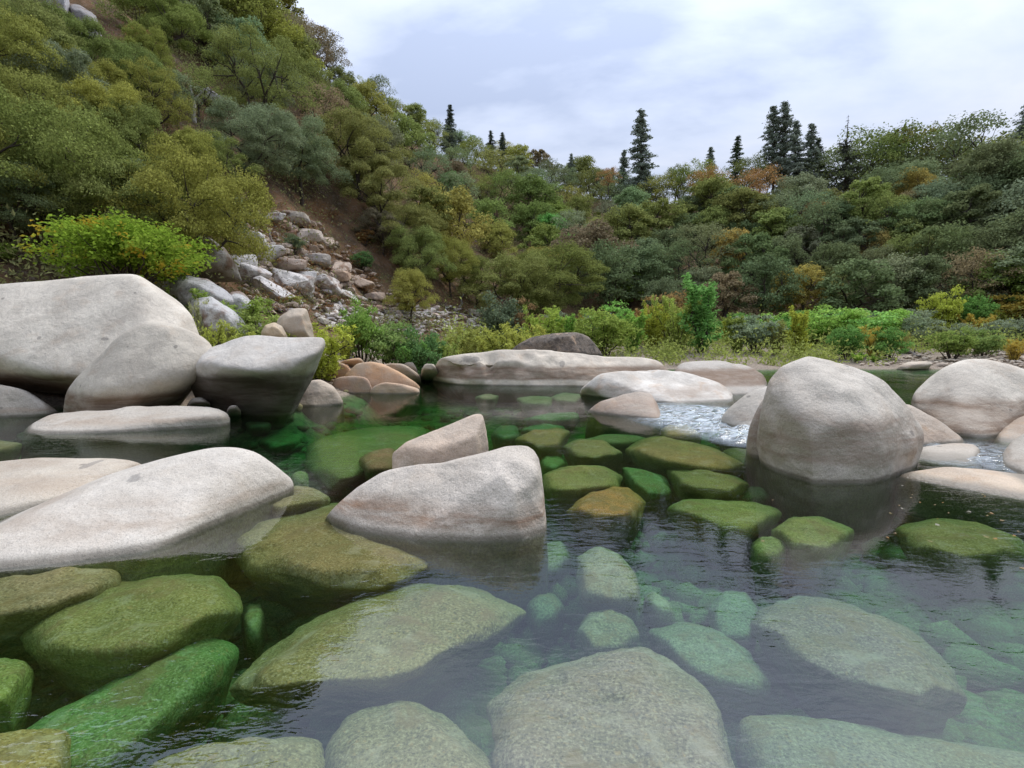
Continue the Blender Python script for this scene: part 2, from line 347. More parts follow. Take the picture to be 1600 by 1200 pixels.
# ------------------------------------------------------------------ the river
def water_mat():
    t = NT('river_water'); geo = t.n('ShaderNodeNewGeometry'); pos = geo.outputs['Position']
    at = t.n('ShaderNodeAttribute', _attribute_name='foam'); foam = at.outputs['Fac']
    v1 = t.vscale(pos, (0.75, 1.5, 1)); v2 = t.vscale(pos, (1.0, 1.8, 1), (7, 3, 0))
    zone = t.ramp(t.noise(pos, 0.33, 2, 0.5), 0.40, 0.62)
    h = t.math('ADD', t.math('MULTIPLY', t.noise(v1, 5.5, 3, 0.55, 0.6), 1.0), t.math('MULTIPLY', t.noise(v2, 15, 2, 0.5, 0.5), 0.28))
    h = t.math('ADD', h, t.math('MULTIPLY', t.noise(v1, 1.3, 2, 0.5), 1.1))
    amp = t.math('ADD', t.math('ADD', 0.035, t.math('MULTIPLY', zone, 0.16)), t.math('MULTIPLY', foam, 2.0))
    nrm = t.bump(t.math('MULTIPLY', h, amp), 1.0, 0.035)
    lw = t.n('ShaderNodeLayerWeight'); lw.inputs['Blend'].default_value = 0.5; t.set(lw.inputs['Normal'], nrm)
    fr_ = t.math('ADD', 0.155, t.math('MULTIPLY', t.math('POWER', lw.outputs['Facing'], 5.0), 0.45))
    tr = t.n('ShaderNodeBsdfTransparent'); tr.inputs['Color'].default_value = (0.97, 0.985, 0.98, 1)
    gl = t.n('ShaderNodeBsdfGlossy'); gl.inputs['Roughness'].default_value = 0.02; t.set(gl.inputs['Normal'], nrm)
    m = t.n('ShaderNodeMixShader'); t.set(m.inputs[0], fr_); t.t.links.new(tr.outputs[0], m.inputs[1]); t.t.links.new(gl.outputs[0], m.inputs[2])
    wh = t.n('ShaderNodeBsdfDiffuse'); wh.inputs['Color'].default_value = (0.72, 0.80, 0.86, 1); t.set(wh.inputs['Normal'], nrm)
    fn = t.math('MULTIPLY', foam, t.ramp(t.noise(t.vscale(pos, (1.0, 2.4, 1)), 4.5, 5, 0.75, 0.8), 0.38, 0.60), clamp=True)
    m2 = t.n('ShaderNodeMixShader'); t.set(m2.inputs[0], t.math('MULTIPLY', fn, 0.6)); t.t.links.new(m.outputs[0], m2.inputs[1]); t.t.links.new(wh.outputs[0], m2.inputs[2])
    t.surf(m2.outputs[0])
    va = t.n('ShaderNodeVolumeAbsorption'); va.inputs['Color'].default_value = (0.14, 0.73, 0.42, 1); va.inputs['Density'].default_value = 0.72
    t.t.links.new(va.outputs[0], t.out.inputs['Volume'])
    return t.m
FOAM = [(G(1100, 645), 1.6, 1.0), (G(1080, 655), 1.6, 1.0), (G(1130, 668), 1.3, 1.0), (G(1060, 640), 1.4, 0.7), (G(1150, 682), 0.8, 1.0), (G(1560, 715), 1.5, 0.55), (G(1530, 705), 0.8, 0.35), (G(1600, 660), 1.5, 0.6)]
azw = np.radians(np.concatenate([np.arange(-180, -56, 4.0), np.arange(-56, 56, 0.35), np.arange(56, 180.1, 4.0)]))
dw = np.concatenate([[0.02, 0.6, 1.2], 1.6 * 1.0175 ** np.arange(0, 222)])
def wz(x, y): return np.zeros_like(x)
v, f = polar(azw, dw, wz)
foam_w = np.zeros(len(v))
for c, r_, a in FOAM:
    q = np.hypot((v[:, 0] - c[0]), (v[:, 1] - c[1]) * 0.7) / (r_ * .85)
    foam_w = np.maximum(foam_w, a * smooth01(1.3 - q))
v[:, 2] += foam_w * (0.03 + 0.075 * fbm(np.stack([v[:, 0] * 2.2, v[:, 1] * 2.6, v[:, 2]], -1), 4, 5, .6))
nv = len(v); na, nd = len(azw), len(dw)
rim = np.arange(na) * nd + nd - 1
low = v[rim].copy(); low[:, 2] = -6
vv = np.concatenate([v, low, [[0, 0, -6.0]]]); k = np.arange(na - 1)
skirt = np.stack([rim[k], rim[k + 1], nv + k + 1, nv + k], -1)
bot = np.stack([nv + k, nv + k + 1, np.full(na - 1, nv + na), np.full(na - 1, nv + na)], -1)
me = mesh_np('river_water', vv, np.concatenate([f, skirt]), water_mat())
bm = bmesh.new(); bm.from_mesh(me); bm.verts.ensure_lookup_table()
for i in k: bm.faces.new((bm.verts[nv + i], bm.verts[nv + i + 1], bm.verts[nv + na]))
bm.to_mesh(me); bm.free()
at = me.attributes.new('foam', 'FLOAT', 'POINT'); at.data.foreach_set('value', np.concatenate([foam_w, np.zeros(na + 1)]).astype(np.float32))
water = link('river_water', me); tag(water, kind='structure')

# ------------------------------------------------------------------ boulders
_ico = {}
def ico(sub):
    if sub not in _ico:
        bm = bmesh.new(); bmesh.ops.create_icosphere(bm, subdivisions=sub, radius=1.0)
        v = np.array([p.co[:] for p in bm.verts]); f = np.array([[q.index for q in p.verts] for p in bm.faces])
        nb = np.tile(np.arange(len(v))[:, None], (1, 6))
        for p in bm.verts:
            l = [e.other_vert(p).index for e in p.link_edges]
            nb[p.index, :len(l)] = l
        bm.free(); _ico[sub] = (v / np.linalg.norm(v, axis=1)[:, None], f, nb)
    return _ico[sub]
def hull_planes(pts):
    bm = bmesh.new()
    for p in pts: bm.verts.new(p)
    r = bmesh.ops.convex_hull(bm, input=bm.verts); bm.normal_update()
    c = np.mean(pts, axis=0); n, d = [], []
    for fc in bm.faces:
        a = fc.calc_area()
        if a < 1e-9: continue
        nn = np.array(fc.normal[:]); dd = nn @ np.array(fc.verts[0].co[:])
        if dd - nn @ c < 0: nn, dd = -nn, -dd
        n.append(nn); d.append(dd)
    bm.free(); return np.array(n), np.array(d)
def radial(sets, center, sub, smooth, amp, seed, fine=0.25, freq=1.0, facets=14):
    s, f, nb = ico(sub)
    allp = np.concatenate(sets); q = allp - center
    w, ax = np.linalg.eigh(q.T @ q / len(q)); ext = np.sqrt(np.maximum(w, w.max() * 0.05))
    dirs = (s * ext) @ ax.T; dirs /= np.linalg.norm(dirs, axis=1)[:, None]
    rr = None
    for pts in sets:
        n, d = hull_planes(pts); dc = np.maximum(d - n @ center, 1e-3)
        dn = dirs @ n.T; t = np.where(dn > 1e-5, dc[None] / np.maximum(dn, 1e-5), 1e9).min(1)
        rr = t if rr is None else np.maximum(rr, t)
    v = dirs * rr[:, None]
    fr = np.random.default_rng(seed)
    for _ in range(facets):
        n = fr.normal(0, 1, 3); n /= np.linalg.norm(n); q = v @ n; q = q - q.max() * (1 - fr.uniform(.015, .075)); v = v - np.maximum(q, 0)[:, None] * n
    e0 = np.abs(v @ ax).max(0)
    for _ in range(int(smooth * .6 + .5)): v = v + 0.5 * (v[nb].mean(1) - v)
    e1 = np.abs(v @ ax).max(0); v = ((v @ ax) * (1 + 0.75 * (e0 / e1 - 1))) @ ax.T
    size = np.cbrt(np.prod(np.abs(v @ ax).max(0)))
    fn = v / np.linalg.norm(v, axis=1)[:, None]
    wv = v + center
    v = v + fn * (amp * size * fbm(wv * freq * 1.1 / size, 3, seed) + amp * fine * size * fbm(wv * freq * 5.0 / size, 3, seed + 7))[:, None]
    return v, f
def scale2(pts, s, sy=None):
    a = np.array([(p[0], p[1]) for p in pts], float); c = (a.min(0) + a.max(0)) / 2
    return c + (a - c) * np.array([s, sy or s])
_seed = [100]
def finish_rock(name, label, sets, center, sub, smooth, amp, mat, color, cat, group, dents, fine, freq):
    _seed[0] += 13
    v, f = radial(sets, center, sub, smooth, amp, _seed[0], fine, freq, 26 if mat == M_SLOPE else 20)
    for (dx, dy, dz, rad, dep) in dents:
        q = v + center - np.array([dx, dy, dz]); w = np.exp(-(q ** 2).sum(1) / rad ** 2)
        tri = v[f]; cn = np.cross(tri[:, 1] - tri[:, 0], tri[:, 2] - tri[:, 0]); fn = np.zeros_like(v)
        for k in range(3): np.add.at(fn, f[:, k], cn)
        fn /= np.linalg.norm(fn, axis=1)[:, None] + 1e-12; v = v - fn * (w * dep)[:, None]
    o = link(name, mesh_np(name, v, f, mat, smooth=(mat is not M_SLOPE or sub > 4)), color=color); o.location = center
    return tag(o, label, cat, group)
PALE = (0.63, 0.595, 0.54); GREY = (0.48, 0.465, 0.45); TAN = (0.50, 0.405, 0.315); ORANGE = (0.54, 0.33, 0.19); WHITE = (0.68, 0.67, 0.67); PINK = (0.48, 0.405, 0.36)
def rock(name, label, top, wat=(), D=10, T=1.0, front=(), lobe=None, sub=5, smooth=8, amp=0.03, mat=None, color=PALE, depth=0.9,
         cat='boulder', group=None, cpx=None, dents=(), inset=0.82, fine=0.25, freq=1.0, flare=1.06):
    """top: silhouette (px, py[, depth offset]); wat: front waterline; front: extra surface points (px, py, depth)."""
    def pts_of(tp, wt):
        pts = [P(p[0], p[1], D + (p[2] if len(p) > 2 else 0)) for p in tp]
        for a, p in zip(scale2(tp, inset), tp): pts.append(P(a[0], a[1], D + T * 0.8 + (p[2] if len(p) > 2 else 0)))
        for a, p in zip(scale2(tp, inset * .7), tp): pts.append(P(a[0], a[1], D + T + (p[2] if len(p) > 2 else 0)))
        w = [G(p[0], p[1], 0) for p in wt]
        if w:
            c = np.mean(w, axis=0)
            for q in w:
                pts.append(q); e = c + (q - c) * flare; pts.append(np.array([e[0], e[1] - 0.05, -depth]))
                b = c + (q - c) * 0.85; pts.append(np.array([b[0] * (1 + T / D * .5), b[1] + T, -depth]))
        return pts
    main = pts_of(top, wat) + [P(*p) for p in front]
    sets = [np.array(main)]
    if lobe: sets += [np.array(pts_of(l[0], l[1]) + [P(*p) for p in (l[2] if len(l) > 2 else ())]) for l in lobe]
    c = sets[0].mean(0) if cpx is None else P(*cpx)
    dl = [(*P(a, b, dd), r, h) for (a, b, dd, r, h) in dents]
    return finish_rock(name, label, sets, c, sub, smooth, amp, mat or M_GRAN, color, cat, group, dl, fine, freq)
def urock(label, outline, z=-0.4, h=0.22, low=0.7, color=(0.24, 0.26, 0.09), sub=5, smooth=4, amp=0.065, name='submerged_boulder', group=None, mat=None, cat='submerged rock', s=0.72):
    ztop = min(z + h, -0.04)
    pts = [G(p[0], p[1], z) for p in outline] + [G(a[0], a[1], ztop) for a in scale2(outline, s)] + [G(a[0], a[1], z + (ztop - z) * .65) for a in scale2(outline, 0.88)]
    c = np.mean(pts[:len(outline)], axis=0)
    for p in list(pts[:len(outline)]):
        e = c + (p - c) * 0.62; pts.append(np.array([e[0], e[1], z - low * .8]))
    pts = np.array(pts)
    return finish_rock(name, label, [pts], pts.mean(0), sub, smooth, amp, mat or M_ALG, color, cat, group, (), 0.35, 1.25)

# left group: the giant pale boulder, the two in front of it, the low slabs
rock('boulder', 'giant pale flat faced boulder filling the left edge under the bright green maple',
     [(-150, 470), (-60, 452, .3), (0, 447, .3), (119, 432, .4), (210, 426, .5), (226, 429, .5), (254, 450, .5), (299, 477, .6), (311, 509, .6), (330, 560, .4), (300, 600, .2), (105, 618, .5), (0, 604, .5), (-140, 590, .3)],
     D=14.0, T=2.2, front=[(119, 590, 12.6), (0, 562, 12.8), (-120, 530, 13.0), (60, 583, 12.6), (240, 560, 13.0), (40, 520, 13.2), (220, 470, 13.9), (180, 600, 12.8)],
     sub=6, smooth=10, amp=0.016, mat=M_FACE, color=(0.68, 0.65, 0.61))
rock('boulder', 'large rounded boulder leaning against the giant pale boulder, brown stained at its foot',
     [(103, 630), (107, 603), (121, 588), (154, 557), (189, 523), (217, 505), (238, 499), (266, 502), (304, 516), (325, 526), (341, 543), (320, 575), (285, 605)],
     wat=[(104, 642), (125, 650), (160, 650), (205, 643), (245, 630)], D=12.4, T=1.7,
     front=[(200, 560, 11.7), (150, 610, 11.4), (215, 612, 11.5), (270, 560, 12.0)], sub=6, smooth=22, amp=0.025, mat=M_GRAN_BIG, color=(0.56, 0.53, 0.485),
     dents=[(290, 600, 11.9, .5, .25)])
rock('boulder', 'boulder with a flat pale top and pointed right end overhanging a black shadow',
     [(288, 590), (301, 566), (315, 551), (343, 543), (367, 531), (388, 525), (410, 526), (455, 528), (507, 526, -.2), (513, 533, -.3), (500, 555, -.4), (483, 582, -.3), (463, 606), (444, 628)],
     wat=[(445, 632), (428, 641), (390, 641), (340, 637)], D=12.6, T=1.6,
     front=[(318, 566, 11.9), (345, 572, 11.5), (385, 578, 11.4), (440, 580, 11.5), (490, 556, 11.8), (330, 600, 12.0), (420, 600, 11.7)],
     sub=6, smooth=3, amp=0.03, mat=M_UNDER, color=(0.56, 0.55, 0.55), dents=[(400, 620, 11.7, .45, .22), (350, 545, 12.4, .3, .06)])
rock('rock_slab', 'long low grey slab lying in the water below the left boulders', [(38, 673), (52, 660), (77, 646), (100, 648), (140, 646), (175, 642), (273, 636), (350, 637), (359, 644)],
     wat=[(40, 678), (120, 678), (210, 672), (300, 668), (345, 665), (357, 660)], D=11.2, T=.5, front=[(90, 655, 10.7), (200, 652, 10.7), (345, 645, 10.9)], sub=5, smooth=4, amp=0.05, mat=M_GRAN, color=(0.47, 0.45, 0.43))
rock('rock_slab', 'grey layered ledge in the shadow under the giant left boulder', [(-90, 600), (0, 600), (40, 612), (90, 640)], wat=[(-90, 655), (0, 650), (60, 646), (92, 643)], D=12.6, T=1.2, smooth=4, amp=.05, color=(0.33, 0.31, 0.29))
rock('boulder', 'small grey stone in the dark gap below the pointed boulder', [(292, 632), (300, 621), (315, 619), (328, 628)], wat=[(292, 638), (331, 637)], D=12.2, T=.3, sub=4, depth=.25, color=(0.30, 0.29, 0.28))
rock('boulder', 'tiny pale stone beside the right end of the long low slab', [(355, 640), (360, 633), (370, 633), (376, 640)], wat=[(355, 645), (376, 645)], D=12.0, T=.2, sub=4, depth=.25, color=GREY)
rock('boulder', 'long pale boulder at the left edge, behind the big smooth foreground boulder', [(-140, 745), (-60, 728), (0, 721), (60, 715), (150, 714), (200, 717), (222, 722)],
     wat=[(222, 726), (195, 741), (150, 758), (80, 788), (0, 808), (-120, 830)], D=6.6, T=.7, front=[(60, 745, 6.0), (150, 732, 6.2), (0, 760, 5.8), (-80, 775, 5.5)], sub=5, smooth=10, amp=0.02, color=(0.52, 0.485, 0.44), depth=.6)
rock('boulder', 'big smooth foreground boulder at lower left, tapering to a tip on its right',
     [(-170, 890, -.9), (-60, 850, -.75), (0, 826, -.6), (67, 790, -.45), (135, 759, -.25), (202, 732, -.1), (270, 712, 0), (333, 700, .05), (373, 699, .1), (401, 705, .15), (424, 723, .2), (446, 743, .3), (463, 757, .5)],
     wat=[(463, 757), (405, 776), (342, 800), (292, 831), (243, 858), (216, 867), (135, 878), (45, 881), (0, 880), (-160, 905)],
     D=5.6, T=.55, front=[(330, 735, 5.3), (250, 770, 5.0), (150, 815, 4.6), (60, 845, 4.25), (390, 740, 5.5)], sub=6, smooth=14, amp=0.016, color=(0.60, 0.58, 0.565), depth=.75, flare=1.0, inset=.9)
rock('boulder', 'pale foreground boulder in the middle with a bright concave right face and brown waterline bands',
     [(507, 812), (525, 793), (560, 762), (595, 740), (616, 733), (655, 727), (704, 725), (745, 722), (790, 722), (830, 760)],
     wat=[(505, 816), (520, 822), (585, 833), (655, 841), (740, 845), (800, 842), (830, 838)], D=5.1, T=.9, front=[(600, 770, 4.85), (700, 765, 4.75), (770, 765, 4.68), (650, 800, 4.65)],
     lobe=[([(640, 740), (700, 723), (739, 716), (770, 704), (788, 699), (812, 697), (831, 698), (840, 702), (846, 737, .1), (848, 778, .15)],
            [(640, 841), (740, 845), (800, 843), (851, 835), (854, 822)], [(781, 742, 4.65), (816, 779, 4.52), (772, 708, 4.95), (835, 720, 5.1)])],
     cpx=(740, 785, 5.05), sub=6, smooth=2, amp=0.014, mat=M_MID, color=(0.60, 0.565, 0.54), depth=.8, dents=[(824, 742, 4.8, .16, .09), (806, 725, 4.85, .1, .03)])
rock('boulder', 'pinkish wedge shaped rock standing just behind the middle boulder', [(616, 702), (630, 692), (662, 681), (718, 657), (746, 645), (756, 644), (762, 671), (763, 706), (760, 730)],
     wat=[(615, 738), (680, 745), (757, 738)], D=7.0, T=.8, front=[(670, 705, 6.6), (740, 690, 6.7)], sub=6, smooth=4, amp=0.03, mat=M_WARM, color=(0.62, 0.51, 0.43))
# the natural dam across the pool
rock('boulder', 'long banded granite ledge lying across the far end of the pool',
     [(677, 562), (690, 559), (718, 557), (753, 553), (776, 547), (788, 543), (816, 547), (858, 547), (882, 551), (917, 553), (960, 557), (1005, 561), (1026, 561), (1042, 568), (1060, 585)],
     wat=[(679, 586), (688, 592), (725, 597), (767, 601), (830, 603), (910, 604), (1000, 604), (1055, 602)], D=22.8, T=1.6, front=[(785, 555, 22.2), (900, 565, 22.2), (990, 573, 22.2), (700, 575, 22.4), (830, 582, 22.1)],
     sub=6, smooth=6, amp=0.06, mat=M_DAM, color=(0.62, 0.575, 0.52), dents=[(764, 556, 22.4, .3, .15), (765, 568, 22.3, .26, .22), (766, 580, 22.3, .26, .24), (767, 592, 22.3, .26, .24), (767, 602, 22.3, .26, .2), (710, 578, 22.3, .45, .45), (733, 572, 22.3, .3, .3), (690, 575, 22.4, .3, .3), (700, 588, 22.3, .4, .3), (820, 556, 22.3, .35, .15), (845, 548, 22.6, .3, .12), (950, 557, 22.6, .35, .12), (815, 575, 22.2, .25, .22), (870, 585, 22.1, .8, .18), (940, 590, 22.1, .8, .15)])
rock('boulder', 'dark lichen covered boulder with an orange patch behind the banded ledge', [(795, 560), (802, 541), (830, 527), (865, 520), (900, 518), (918, 522), (931, 538), (941, 556)], wat=[(795, 575), (943, 575)], D=27, T=2.0, front=[(880, 530, 26), (900, 550, 25.8)], sub=5, smooth=2, amp=.04, mat=M_LICH, color=(0.11, 0.09, 0.075))
rock('boulder', 'white wave shaped rock beside the rapid, in front of the banded ledge', [(912, 600), (920, 589), (931, 582), (950, 581), (972, 582), (1001, 578), (1026, 575), (1061, 580), (1110, 590), (1134, 604), (1145, 615)],
     wat=[(912, 610), (960, 617), (1040, 630), (1100, 628), (1141, 626), (1146, 619)], D=17.3, T=1.3, front=[(960, 590, 17.0), (1050, 592, 16.8), (1040, 606, 16.4), (1100, 605, 16.6)], sub=6, smooth=8, amp=.05, color=WHITE, mat=M_WARM, dents=[(1020, 590, 17.0, .5, .18), (1075, 600, 16.6, .4, .12)])
rock('boulder', 'grey flat topped rock between the banded ledge and the round boulder', [(1053, 575), (1062, 565), (1100, 563), (1140, 566), (1165, 570), (1190, 583), (1199, 593), (1195, 610)], wat=[(1055, 615), (1130, 618), (1196, 615)], D=20, T=1.3, front=[(1100, 585, 19.5), (1160, 590, 19.5)], smooth=6, amp=.05, mat=M_DAM, color=(0.46, 0.44, 0.43))
rock('boulder', 'small brownish wedge rock in the pool in front of the white wave shaped rock', [(917, 640), (935, 627), (970, 615), (998, 609), (1019, 613), (1029, 631), (1035, 648)], wat=[(917, 641), (965, 646), (1000, 651), (1028, 657), (1035, 653)], D=13.2, T=.7, front=[(990, 630, 12.9), (1010, 640, 12.7)], smooth=2, amp=.04, mat=M_WARM, color=(0.40, 0.33, 0.29))
rock('boulder', 'smooth pale rock partly hidden behind the left side of the round boulder', [(1128, 648), (1145, 631), (1166, 615), (1194, 603), (1230, 600), (1240, 640)], wat=[(1129, 652), (1162, 671), (1230, 680)], D=11.2, T=.9, smooth=8, amp=.02, color=(0.50, 0.485, 0.47))
rock('boulder', 'grey shoulder of rock under the left side of the round boulder', [(1168, 688), (1171, 664), (1180, 643), (1190, 622), (1220, 615), (1250, 660)], wat=[(1169, 695), (1181, 705), (1205, 716), (1240, 720)], D=7.9, T=.7, smooth=8, amp=.02, mat=M_ROUND, color=(0.40, 0.37, 0.345))
rock('boulder', 'great round grey boulder standing in the pool on the right',
     [(1193, 700), (1188, 650), (1192, 622), (1202, 592), (1219, 571), (1237, 565), (1257, 553), (1279, 551), (1303, 558), (1331, 574), (1356, 580), (1378, 592), (1398, 611), (1419, 636), (1437, 664), (1443, 681), (1437, 700), (1420, 715)],
     wat=[(1213, 725), (1230, 738), (1258, 750), (1292, 754), (1325, 754), (1360, 750), (1388, 741), (1404, 730)], D=7.3, T=1.5, flare=.9,
     front=[(1280, 600, 6.75), (1330, 610, 6.7), (1240, 640, 6.55), (1300, 680, 6.3), (1370, 660, 6.5), (1410, 680, 6.9), (1250, 720, 6.4), (1360, 715, 6.35)], sub=6, smooth=9, amp=0.028, mat=M_ROUND, color=(0.56, 0.535, 0.51),
     dents=[(1285, 640, 6.4, .22, .06), (1330, 645, 6.4, .2, .05), (1425, 700, 6.9, .2, .1)], fine=.35)
rock('boulder', 'low sloping rock running down to the water right of the round boulder', [(1380, 640), (1418, 632), (1442, 646), (1467, 657), (1495, 678), (1510, 689)], wat=[(1380, 700), (1442, 696), (1508, 693)], D=9.4, T=.8, smooth=6, amp=.03, mat=M_WARM, color=(0.48, 0.42, 0.37))
rock('boulder', 'large smooth pale boulder with a brown underside at the right edge',
     [(1420, 628), (1428, 611), (1449, 590), (1477, 573), (1505, 563), (1537, 562), (1565, 568), (1600, 579), (1650, 590), (1685, 625), (1670, 650), (1600, 652), (1565, 668), (1540, 681), (1509, 680), (1485, 664), (1445, 646)],
     wat=[(1505, 683), (1540, 684), (1570, 676)], D=11.3, T=1.8, front=[(1470, 620, 10.8), (1540, 610, 10.5), (1600, 625, 10.6), (1520, 645, 10.4), (1580, 650, 10.6), (1470, 635, 10.9)], flare=.9, sub=6, smooth=14, amp=0.022, mat=M_GRAN_BIG, color=(0.66, 0.63, 0.59), dents=[(1500, 668, 10.6, .5, .2)])
rock('boulder', 'brown stained rock under the right edge boulder', [(1554, 680), (1565, 668), (1580, 657), (1610, 648), (1680, 660)], wat=[(1556, 690), (1590, 695), (1680, 700)], D=10.2, T=.9, smooth=6, amp=.03, mat=M_WARM, color=(0.38, 0.32, 0.27))
rock('boulder', 'smooth grey rock cut by the right edge beside the rushing water', [(1565, 718), (1570, 703), (1581, 690), (1610, 672), (1660, 690)], wat=[(1566, 728), (1590, 742), (1660, 755)], D=7.9, T=.8, smooth=8, amp=.02, color=(0.46, 0.44, 0.42))
rock('rock_slab', 'flat wet slab just above the water between the round boulder and the right edge', [(1418, 706), (1440, 698), (1480, 694), (1518, 693), (1530, 700)], wat=[(1418, 716), (1460, 722), (1520, 726), (1530, 712)], D=8.4, T=.4, smooth=4, amp=.03, color=(0.47, 0.44, 0.41), depth=.5)
rock('rock_slab', 'low tan slab reaching in from the right edge below the round boulder', [(1397, 740), (1440, 734), (1480, 730), (1530, 733), (1600, 742), (1690, 755)], wat=[(1398, 743), (1450, 753), (1500, 763), (1560, 773), (1600, 779), (1690, 795)], D=6.75, T=.25, smooth=5, amp=.02, mat=M_WARM, color=(0.64, 0.53, 0.43), depth=.5)
# orange shore rocks left of the dam
rock('boulder', 'broad orange tinted rock on the shore left of the banded ledge', [(528, 596), (545, 580), (560, 567), (585, 565), (603, 569), (626, 581), (655, 600)], wat=[(530, 612), (590, 610), (652, 604)], D=19.6, T=1.2, smooth=5, amp=.04, mat=M_WARM, color=ORANGE)
rock('boulder', 'blocky red brown stone in front of the broad orange rock', [(521, 598), (525, 589), (550, 587), (575, 590), (582, 597)], wat=[(522, 607), (535, 613), (582, 614)], D=18.4, T=.6, smooth=3, amp=.03, sub=4, mat=M_WARM, color=(0.40, 0.235, 0.15))
rock('boulder', 'flat pale orange rock tapering into the pool', [(580, 606), (600, 597), (620, 598), (655, 607)], wat=[(580, 613), (615, 615), (656, 608)], D=18.2, T=.5, smooth=4, amp=.03, sub=4, mat=M_WARM, color=(0.55, 0.40, 0.29))
rock('boulder', 'pale tent shaped rock at the waterline right of the pointed boulder', [(444, 630), (460, 612), (483, 597), (500, 594), (520, 602), (535, 624)], wat=[(446, 634), (490, 635), (536, 627)], D=14.9, T=1.0, smooth=5, amp=.04, mat=M_WARM, color=(0.53, 0.45, 0.38))
rock('boulder', 'orange slab behind the tent shaped rock', [(468, 590), (490, 570), (520, 563), (545, 572), (556, 590)], wat=[(470, 606), (555, 604)], D=20, T=1.2, smooth=4, amp=.05, mat=M_WARM, color=(0.52, 0.30, 0.17))
rock('boulder', 'low tan rock between the sand and the broad orange rock', [(585, 575), (600, 567), (630, 569), (657, 584)], wat=[(590, 596), (655, 592)], D=22.5, T=.9, smooth=4, amp=.05, sub=4, mat=M_WARM, color=(0.46, 0.35, 0.26))
rock('boulder', 'small pale block at the left end of the banded ledge', [(658, 578), (664, 568), (679, 569), (684, 580)], wat=[(657, 592), (684, 593)], D=23.0, T=.5, smooth=2, depth=.25, amp=.04, sub=4, color=(0.5, 0.46, 0.41))
rock('boulder', 'dark small stone on the sand above the tan rock', [(626, 574), (634, 566), (646, 566), (652, 576)], wat=[(627, 592), (652, 592)], D=24.0, T=.5, smooth=3, amp=.04, sub=4, color=(0.24, 0.2, 0.17))
rock('boulder', 'little orange stone at the edge of the sand', [(528, 566), (545, 560), (566, 558), (570, 566)], wat=[(530, 590), (570, 590)], D=22.5, T=.5, smooth=3, amp=.04, sub=4, mat=M_WARM, color=(0.47, 0.28, 0.15))
for (px, py, w, c) in [(470, 600, 14, TAN), (513, 602, 9, ORANGE), (560, 600, 10, PINK), (500, 588, 12, ORANGE), (515, 612, 7, PINK)]:
    rock('shore_stone', 'small loose stone among the orange shore rocks', [(px - w, py), (px - w * .4, py - w * .7), (px + w * .5, py - w * .6), (px + w, py)], wat=[(px - w, py + w * .4 + 4), (px + w, py + w * .4 + 4)], D=min(G(px, py + w * .4 + 4)[1] + .3, 24), T=.4, sub=3, smooth=1, depth=.25, amp=.06, mat=M_WARM, color=c, cat='stone', group='loose stones on the orange shore')
def on_bank(label, top, base_px, T=1.0, color=GREY, mat=None, smooth=4, amp=.05, sub=5, name='boulder', D=None, cat='boulder'):
    b = hit(*base_px) if D is None else P(*base_px, D)
    D = b[1]; pts = [P(p[0], p[1], D + .2) for p in top] + [P(a[0], a[1], D + T) for a in scale2(top, .8)] + [P(a[0], a[1] + 2, D - T * .35) for a in scale2(top, .6)]
    for p in list(pts[:len(top)]): pts.append(np.array([p[0], p[1] + T * .5, b[2] - .5]))
    pts = np.array(pts)
    return finish_rock(name, label, [pts], pts.mean(0), sub, smooth, amp, mat or M_WARM, color, cat, None, (), .3, 1.0)
on_bank('tall tan upright boulder with a flat right face on the bank', [(431, 508), (436, 496), (446, 487), (469, 480), (479, 484), (485, 505), (488, 524), (440, 528)], (455, 528), T=.8, color=(0.47, 0.40, 0.33), D=17.5)
on_bank('small tan boulder leaning on the upright tan boulder', [(407, 520), (414, 508), (428, 504), (440, 511), (448, 524), (420, 530)], (425, 530), T=.6, color=(0.53, 0.42, 0.29), D=16.8)
on_bank('long grey smooth outcrop rising right behind the giant pale boulder', [(250, 450), (262, 436), (290, 431), (325, 437), (352, 450), (368, 470), (330, 482), (270, 478)], (310, 480), T=1.6, color=(0.37, 0.37, 0.38), mat=M_SLOPE, D=19)
on_bank('rounded grey and white boulder above the yellow green grass clump', [(300, 490), (295, 468), (330, 462), (352, 478), (382, 500), (384, 520), (340, 530), (305, 520)], (345, 528), T=1.3, color=(0.42, 0.42, 0.42), mat=M_SLOPE, D=17.5)
on_bank('grey dome rock right of the long smooth outcrop', [(345, 470), (362, 456), (380, 457), (398, 478), (402, 498), (360, 500)], (375, 500), T=1.1, color=(0.40, 0.40, 0.40), mat=M_SLOPE, D=19.5)
on_bank('big angular grey boulder right of the bright green maple', [(272, 372), (290, 368), (325, 370), (352, 388), (360, 400), (350, 417), (315, 420), (285, 410)], (320, 420), T=2.0, color=(0.34, 0.33, 0.32), mat=M_SLOPE, smooth=2, D=24)
on_bank('grey rock at the left edge behind the giant pale boulder', [(-20, 440), (0, 418), (40, 408), (75, 415), (85, 440)], (40, 445), T=1.2, color=(0.33, 0.34, 0.36), mat=M_SLOPE, D=21)
on_bank('flat pale slab at the waterline of the far right bank', [(1405, 572), (1420, 566), (1450, 564), (1458, 568), (1440, 576), (1408, 577)], (1430, 577), T=1.4, color=(0.52, 0.46, 0.39), D=36.5, smooth=2, sub=4)
